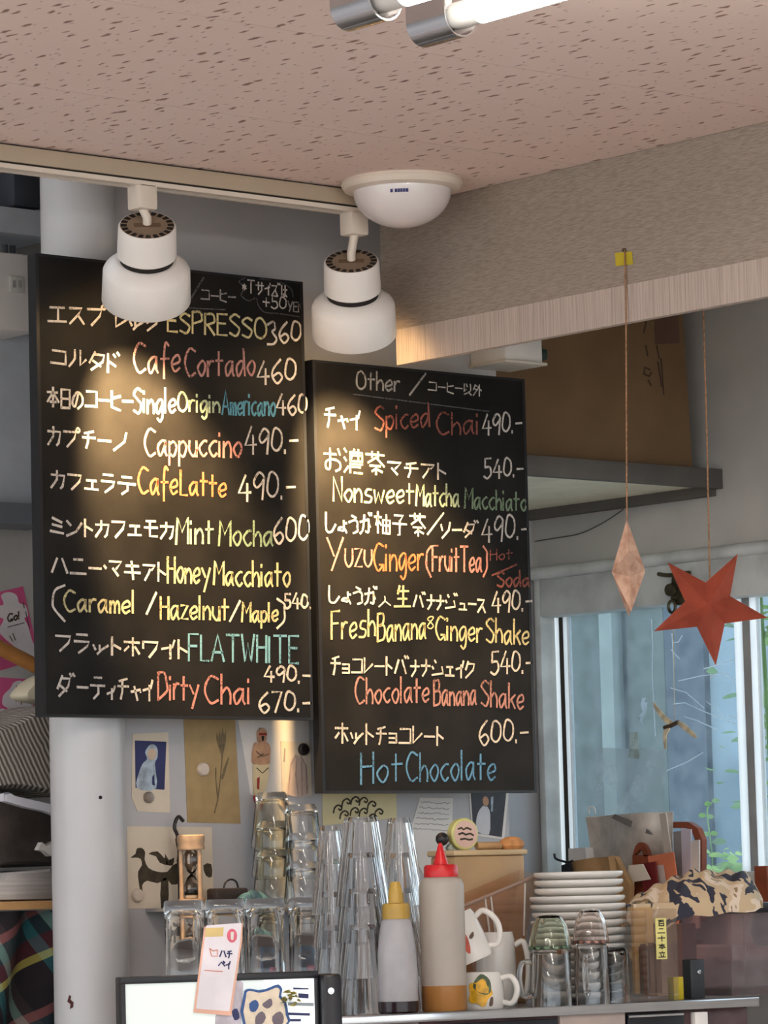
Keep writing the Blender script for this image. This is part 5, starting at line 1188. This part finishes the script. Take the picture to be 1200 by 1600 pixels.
vs, fs = ribbon([[Vector(q) for q in s_] for s_ in ([(326, 1482), (329, 1494), (338, 1494), (338, 1484)], [(326, 1482), (332, 1486), (338, 1484)], [(318, 1516), (346, 1518)])], lambda q: mon(q[0], q[1])+mnn*.0048, .0012, .0003, mnn); mk('red_line_mark', vs, fs, M('coral_print', (210, 130, 110), .6), hc)

# ================================================================== beyond the column, left edge of the picture
YL = 5.30
m_bluewall = M('blue_grey_panel', (196, 202, 210), .5, var=.05)
lw = S(box('wall_left', (2.2, YL, 0), (3.95, YL+.08, 2.98), m_plaster))
def L(x, y, d=0): return onY(x, y, YL-d)
def lbox(nm, x0, x1, ya, yb, d, th, mat, parent=None, bev=0):
    A_, B_ = L(x0, yb, d), L(x1, ya, d)
    return box(nm, (A_.x, YL-d, A_.z), (B_.x, YL-d+th, L((x0+x1)/2, ya, d).z), mat, parent, bev)
S(lbox('trim_3', -90, 90, 512, 784, .06, .0595, m_bluewall)); S(lbox('trim_4', -90, 90, 784, 812, .09, .0895, M('grey_ledge', (120, 126, 134), .5)))
S(lbox('trim_5', -90, 90, 322, 352, .14, .1395, m_bluewall))
o = thing('breaker_box', 'white wall box with a small socket left of the column', 'electrical box', L(10, 505, .10))
lbox('casing', -70, 58, 392, 508, .16, .0995, m_white, o, .006); lbox('socket_plate', 16, 38, 432, 456, .163, .0028, M('socket_ivory', (206, 206, 200), .5), o, .001)
for x in (20, 29): lbox('socket_slot', x, x+5, 438, 449, .1636, .0005, M('socket_grey', (160, 160, 156), .5), o)
tag(lbox('dark_speaker', 22, 66, 262, 321, .13, .12, M('charcoal_cabinet', (72, 76, 86), .5), None, .004), 'charcoal speaker cabinet on the ledge high at the left edge', 'speaker')
pk_ = onY(66, 250, 4.95); tag(box('wooden_plank', (pk_.x-.5, 4.9, pk_.z-.012), (pk_.x-.028, 5.1, pk_.z+.016), M('warm_plank', (176, 128, 84), .6, var=.12, vs=12, stretch=(1, 8, 8))), 'warm brown wooden plank in the top left corner', 'plank')
tag(lbox('orange_box', -60, 18, 268, 284, .10, .09, M('orange_wood', (186, 130, 86), .6), None, .002), 'orange brown wooden box edge at the top left', 'box') if False else None
for i, (x0, x1) in enumerate(((2, 13), (16, 23))):
    q = L((x0+x1)/2, 372, .04); tag(tube('grey_pipe', [Vector((q.x, q.y, L(10, 354, .04).z)), Vector((q.x, q.y, L(10, 396, .04).z))], .005, M('conduit_grey', (96, 98, 104), .5), smooth=0, seg=12), ('wider', 'thinner')[i]+' grey conduit above the white wall box', 'pipe', 'conduits above the wall box')
m_pink = M('pink_poster', (214, 90, 140), .6, var=.05); m_wp = M('poster_white', (222, 214, 216), .7)
def poster(label, pl, blobs, extra=()):
    P = [L(x, y, .001) for x, y in px(pl)]
    t = thing('poster', label, 'poster', (P[0].x, YL, min(v.z for v in P)), 'pink posters behind the column')
    prism('sheet', P, (0, 1, 0), .0008, m_pink, t)
    for b_ in blobs: prism('white_shape', crom([L(x, y, .0016) for x, y in px(b_)]+[L(*px(b_)[0], .0016)], 3)[:-1], (0, 1, 0), .0005, m_wp, t)
    return t
t = poster('pink poster reading Go! at the left edge', '-30,932 36,916 62,1030 -8,1050', ('2,930 14,925 26,930 30,942 40,946 44,962 38,966 44,978 50,1000 58,1018 54,1030 40,1028 34,1020 20,1008 6,996 -2,984 6,968 -6,962 -4,948 6,944',))
vs, fs = ribbon(layout('Go', 12, 972, 27, 968, 12, 0)+layout('!', 29, 967, 30, 966, 11, 0), lambda q: L(q[0], q[1], .0019), .0028, .0003, NY, .05); mk('poster_lettering', vs, fs, m_ink, t)
vs, fs = ribbon([[Vector(q) for q in s_] for s_ in ([(12, 980), (38, 973)], [(15, 994), (20, 1002)], [(20, 990), (24, 1000)], [(40, 956), (46, 982)], [(36, 942), (38, 950)])], lambda q: L(q[0], q[1], .0019), .0014, .0003, NY); mk('poster_lines', vs, fs, m_dkg, t)
t = poster('lower pink poster with white cloud shapes at the left edge', '-30,1056 54,1062 60,1140 -30,1150', ('6,1086 16,1076 22,1066 34,1064 42,1074 38,1086 48,1092 52,1104 44,1112 46,1128 30,1132 24,1118 14,1108 4,1100', '-6,1112 8,1108 14,1122 10,1140 -8,1140'))
vs, fs = ribbon([[Vector(q) for q in s_] for s_ in ([(26, 1072), (25, 1096)], [(34, 1074), (33, 1100)], [(14, 1120), (12, 1138)])], lambda q: L(q[0], q[1], .0019), .002, .0003, NY); mk('poster_lines', vs, fs, m_gry, t)
q1, q2 = L(-40, 992, .10), L(78, 1052, .10); tag(tube('wooden_pole', [q1, (q1+q2)/2, q2], .0125, M('honey_wood_pole', (178, 122, 66), .5, var=.1, vs=20), smooth=0, seg=16), 'sloping honey-coloured wooden pole in front of the pink posters', 'pole')
# shelf with cushions, papers, plaid cloth
YF = 5.02
def K(x, y, d=0): return onY(x, y, YF-d)
zsh = K(40, 1408).z
shf = thing('side_shelf', 'wooden shelf board left of the column above the plaid cloth', 'shelf', (K(0, 1410).x, YF+.1, K(40, 1420).z))
box('board', (K(-120, 1410).x, YF-.06, K(40, 1421).z), (K(100, 1410).x-.03, YL-.001, zsh), M('pale_shelf_wood', (196, 152, 100), .6, var=.1, vs=10), shf)
def pile(nm, label, cat, pl, Y, th, mat, sm=3, bump=0):
    P = [onY(x, y, Y) for x, y in px(pl)]
    P = crom(P+[P[0]], sm)[:-1] if sm else P
    for v in P: v.z = max(v.z, zsh+.0003)
    n = len(P); c_ = sum(P, Vector())/n; vs = []
    for k_, (off, s_) in enumerate(((0, .90), (.012, 1.0), (th-.012, 1.0), (th, .90))):
        vs += [c_+(v-c_)*s_+Vector((0, off, 0)) for v in P]
    fs = [list(range(n)), list(range(3*n, 4*n))[::-1]]
    for j in range(3): fs += [[j*n+i, j*n+(i+1) % n, (j+1)*n+(i+1) % n, (j+1)*n+i] for i in range(n)]
    return tag(mk(nm, vs, fs, mat, None, 60), label, cat)
m_dk = M('dark_brown_cushion_cloth', (64, 56, 52), .9, var=.15, vs=30, bump=.4); 
def knit():
    mt, nt, b = base_mat('grey_woven_knit'); b.inputs['Roughness'].default_value = .95
    tc = nn(nt, 'ShaderNodeTexCoord'); mp = nn(nt, 'ShaderNodeMapping'); mp.inputs['Rotation'].default_value = (0, .5, 0); nt.links.new(tc.outputs['Object'], mp.inputs[0])
    wv = nn(nt, 'ShaderNodeTexWave', i_Scale=38.0, i_Distortion=2.0); nt.links.new(mp.outputs[0], wv.inputs['Vector'])
    mx = nn(nt, 'ShaderNodeMix', data_type='RGBA'); mx.inputs[6].default_value = lin((112, 100, 88)); mx.inputs[7].default_value = lin((192, 184, 176)); nt.links.new(wv.outputs[0], mx.inputs[0]); nt.links.new(mx.outputs[2], b.inputs['Base Color'])
    bp = nn(nt, 'ShaderNodeBump', i_Strength=.7, i_Distance=.003); nt.links.new(wv.outputs[0], bp.inputs['Height']); nt.links.new(bp.outputs[0], b.inputs['Normal']); return mt
pile('paper_stack', 'stack of white papers on the side shelf', 'papers', '-60,1409 -60,1388 4,1374 14,1364 84,1358 96,1400 96,1409', YF-.03, .15, M('layered_paper', (206, 200, 196), .8, var=.1, vs=30, stretch=(.2, 1, 6)), 0)
pile('brown_cushion', 'dark brown cushion on the paper stack left of the column', 'cushion', '-70,1365 -76,1300 -60,1250 10,1246 80,1256 98,1290 98,1348 60,1350 10,1352 ', YF+.0, .16, m_dk)
pile('knit_cushion', 'grey woven knit cushion on top of the brown cushion', 'cushion', '-80,1236 -86,1180 -40,1146 20,1132 74,1106 110,1110 110,1234 70,1236 20,1230', YF+.02, .15, knit())
pile('white_envelope', 'crumpled white plastic envelope between the two cushions', 'envelope', '6,1240 14,1238 22,1243 80,1256 92,1262 92,1276 70,1268 40,1262 6,1252', YF-.012, .012, M('white_plastic_film', (226, 226, 234), .4, var=.05), 0)
pile('torn_paper', 'scrap of white paper sticking out beside the column', 'paper', '60,1328 66,1316 72,1321 86,1314 92,1336 78,1338 70,1330', YF-.012, .012, m_wht, 0)
pile('cream_fabric', 'folded cream fabric corner above the knit cushion', 'fabric', '41,1084 50,1072 66,1058 90,1052 92,1098 66,1097 46,1092', YF+.12, .05, M('cream_cotton', (224, 214, 188), .9, var=.05))
def plaid():
    mt, nt, b = base_mat('tartan_cloth'); b.inputs['Roughness'].default_value = .95
    tc = nn(nt, 'ShaderNodeTexCoord'); mp = nn(nt, 'ShaderNodeMapping'); mp.inputs['Rotation'].default_value = (0, math.radians(28), 0); mp.inputs['Location'].default_value = (.02, 0, .035); nt.links.new(tc.outputs['UV'], mp.inputs[0])
    nz = nn(nt, 'ShaderNodeTexNoise', i_Scale=9.0); nt.links.new(tc.outputs['Object'], nz.inputs['Vector'])
    tc2 = nn(nt, 'ShaderNodeMapping'); tc2.inputs['Rotation'].default_value = (0, math.radians(28), 0); nt.links.new(tc.outputs['Object'], tc2.inputs[0])
    sp = nn(nt, 'ShaderNodeSeparateXYZ'); nt.links.new(tc2.outputs[0], sp.inputs[0])
    def bands(sock, sc_, stops, off=0.0):
        m1 = nn(nt, 'ShaderNodeMath', operation='MULTIPLY_ADD'); m1.inputs[1].default_value = sc_; m1.inputs[2].default_value = off; nt.links.new(sock, m1.inputs[0])
        fr = nn(nt, 'ShaderNodeMath', operation='FRACT'); nt.links.new(m1.outputs[0], fr.inputs[0])
        cr = nn(nt, 'ShaderNodeValToRGB'); cr.color_ramp.interpolation = 'CONSTANT'; e = cr.color_ramp.elements
        e[0].position = 0; e[0].color = lin(stops[0][1]); e[1].position = stops[1][0]; e[1].color = lin(stops[1][1])
        for q, c_ in stops[2:]: z = e.new(q); z.color = lin(c_)
        nt.links.new(fr.outputs[0], cr.inputs[0]); return cr
    a_ = bands(sp.outputs[0], 9.0, [(0, (30, 24, 30)), (.3, (40, 110, 116)), (.45, (30, 26, 32)), (.6, (120, 150, 140)), (.72, (60, 50, 48)), (.85, (30, 24, 30))], .1)
    b_ = bands(sp.outputs[2], 7.0, [(0, (36, 30, 36)), (.25, (196, 184, 90)), (.33, (90, 30, 40)), (.5, (30, 60, 66)), (.7, (150, 90, 90)), (.8, (30, 26, 30))], .3)
    mx = nn(nt, 'ShaderNodeMix', data_type='RGBA'); mx.inputs[0].default_value = .5; nt.links.new(a_.outputs[0], mx.inputs[6]); nt.links.new(b_.outputs[0], mx.inputs[7]); nt.links.new(mx.outputs[2], b.inputs['Base Color']); return mt
zf = K(40, 1421).z
def drape(u, v):
    x = -60+150*u; q = onY(x, 1424, YF-.02); q.z = zf-.002-.26*v; q.y += .018*math.sin(u*11+v*2.5)-.01+.02*v; return q
tag(surf('plaid_cloth', drape, 40, 24, plaid(), None, .003), 'dark plaid cloth hanging below the side shelf', 'cloth')
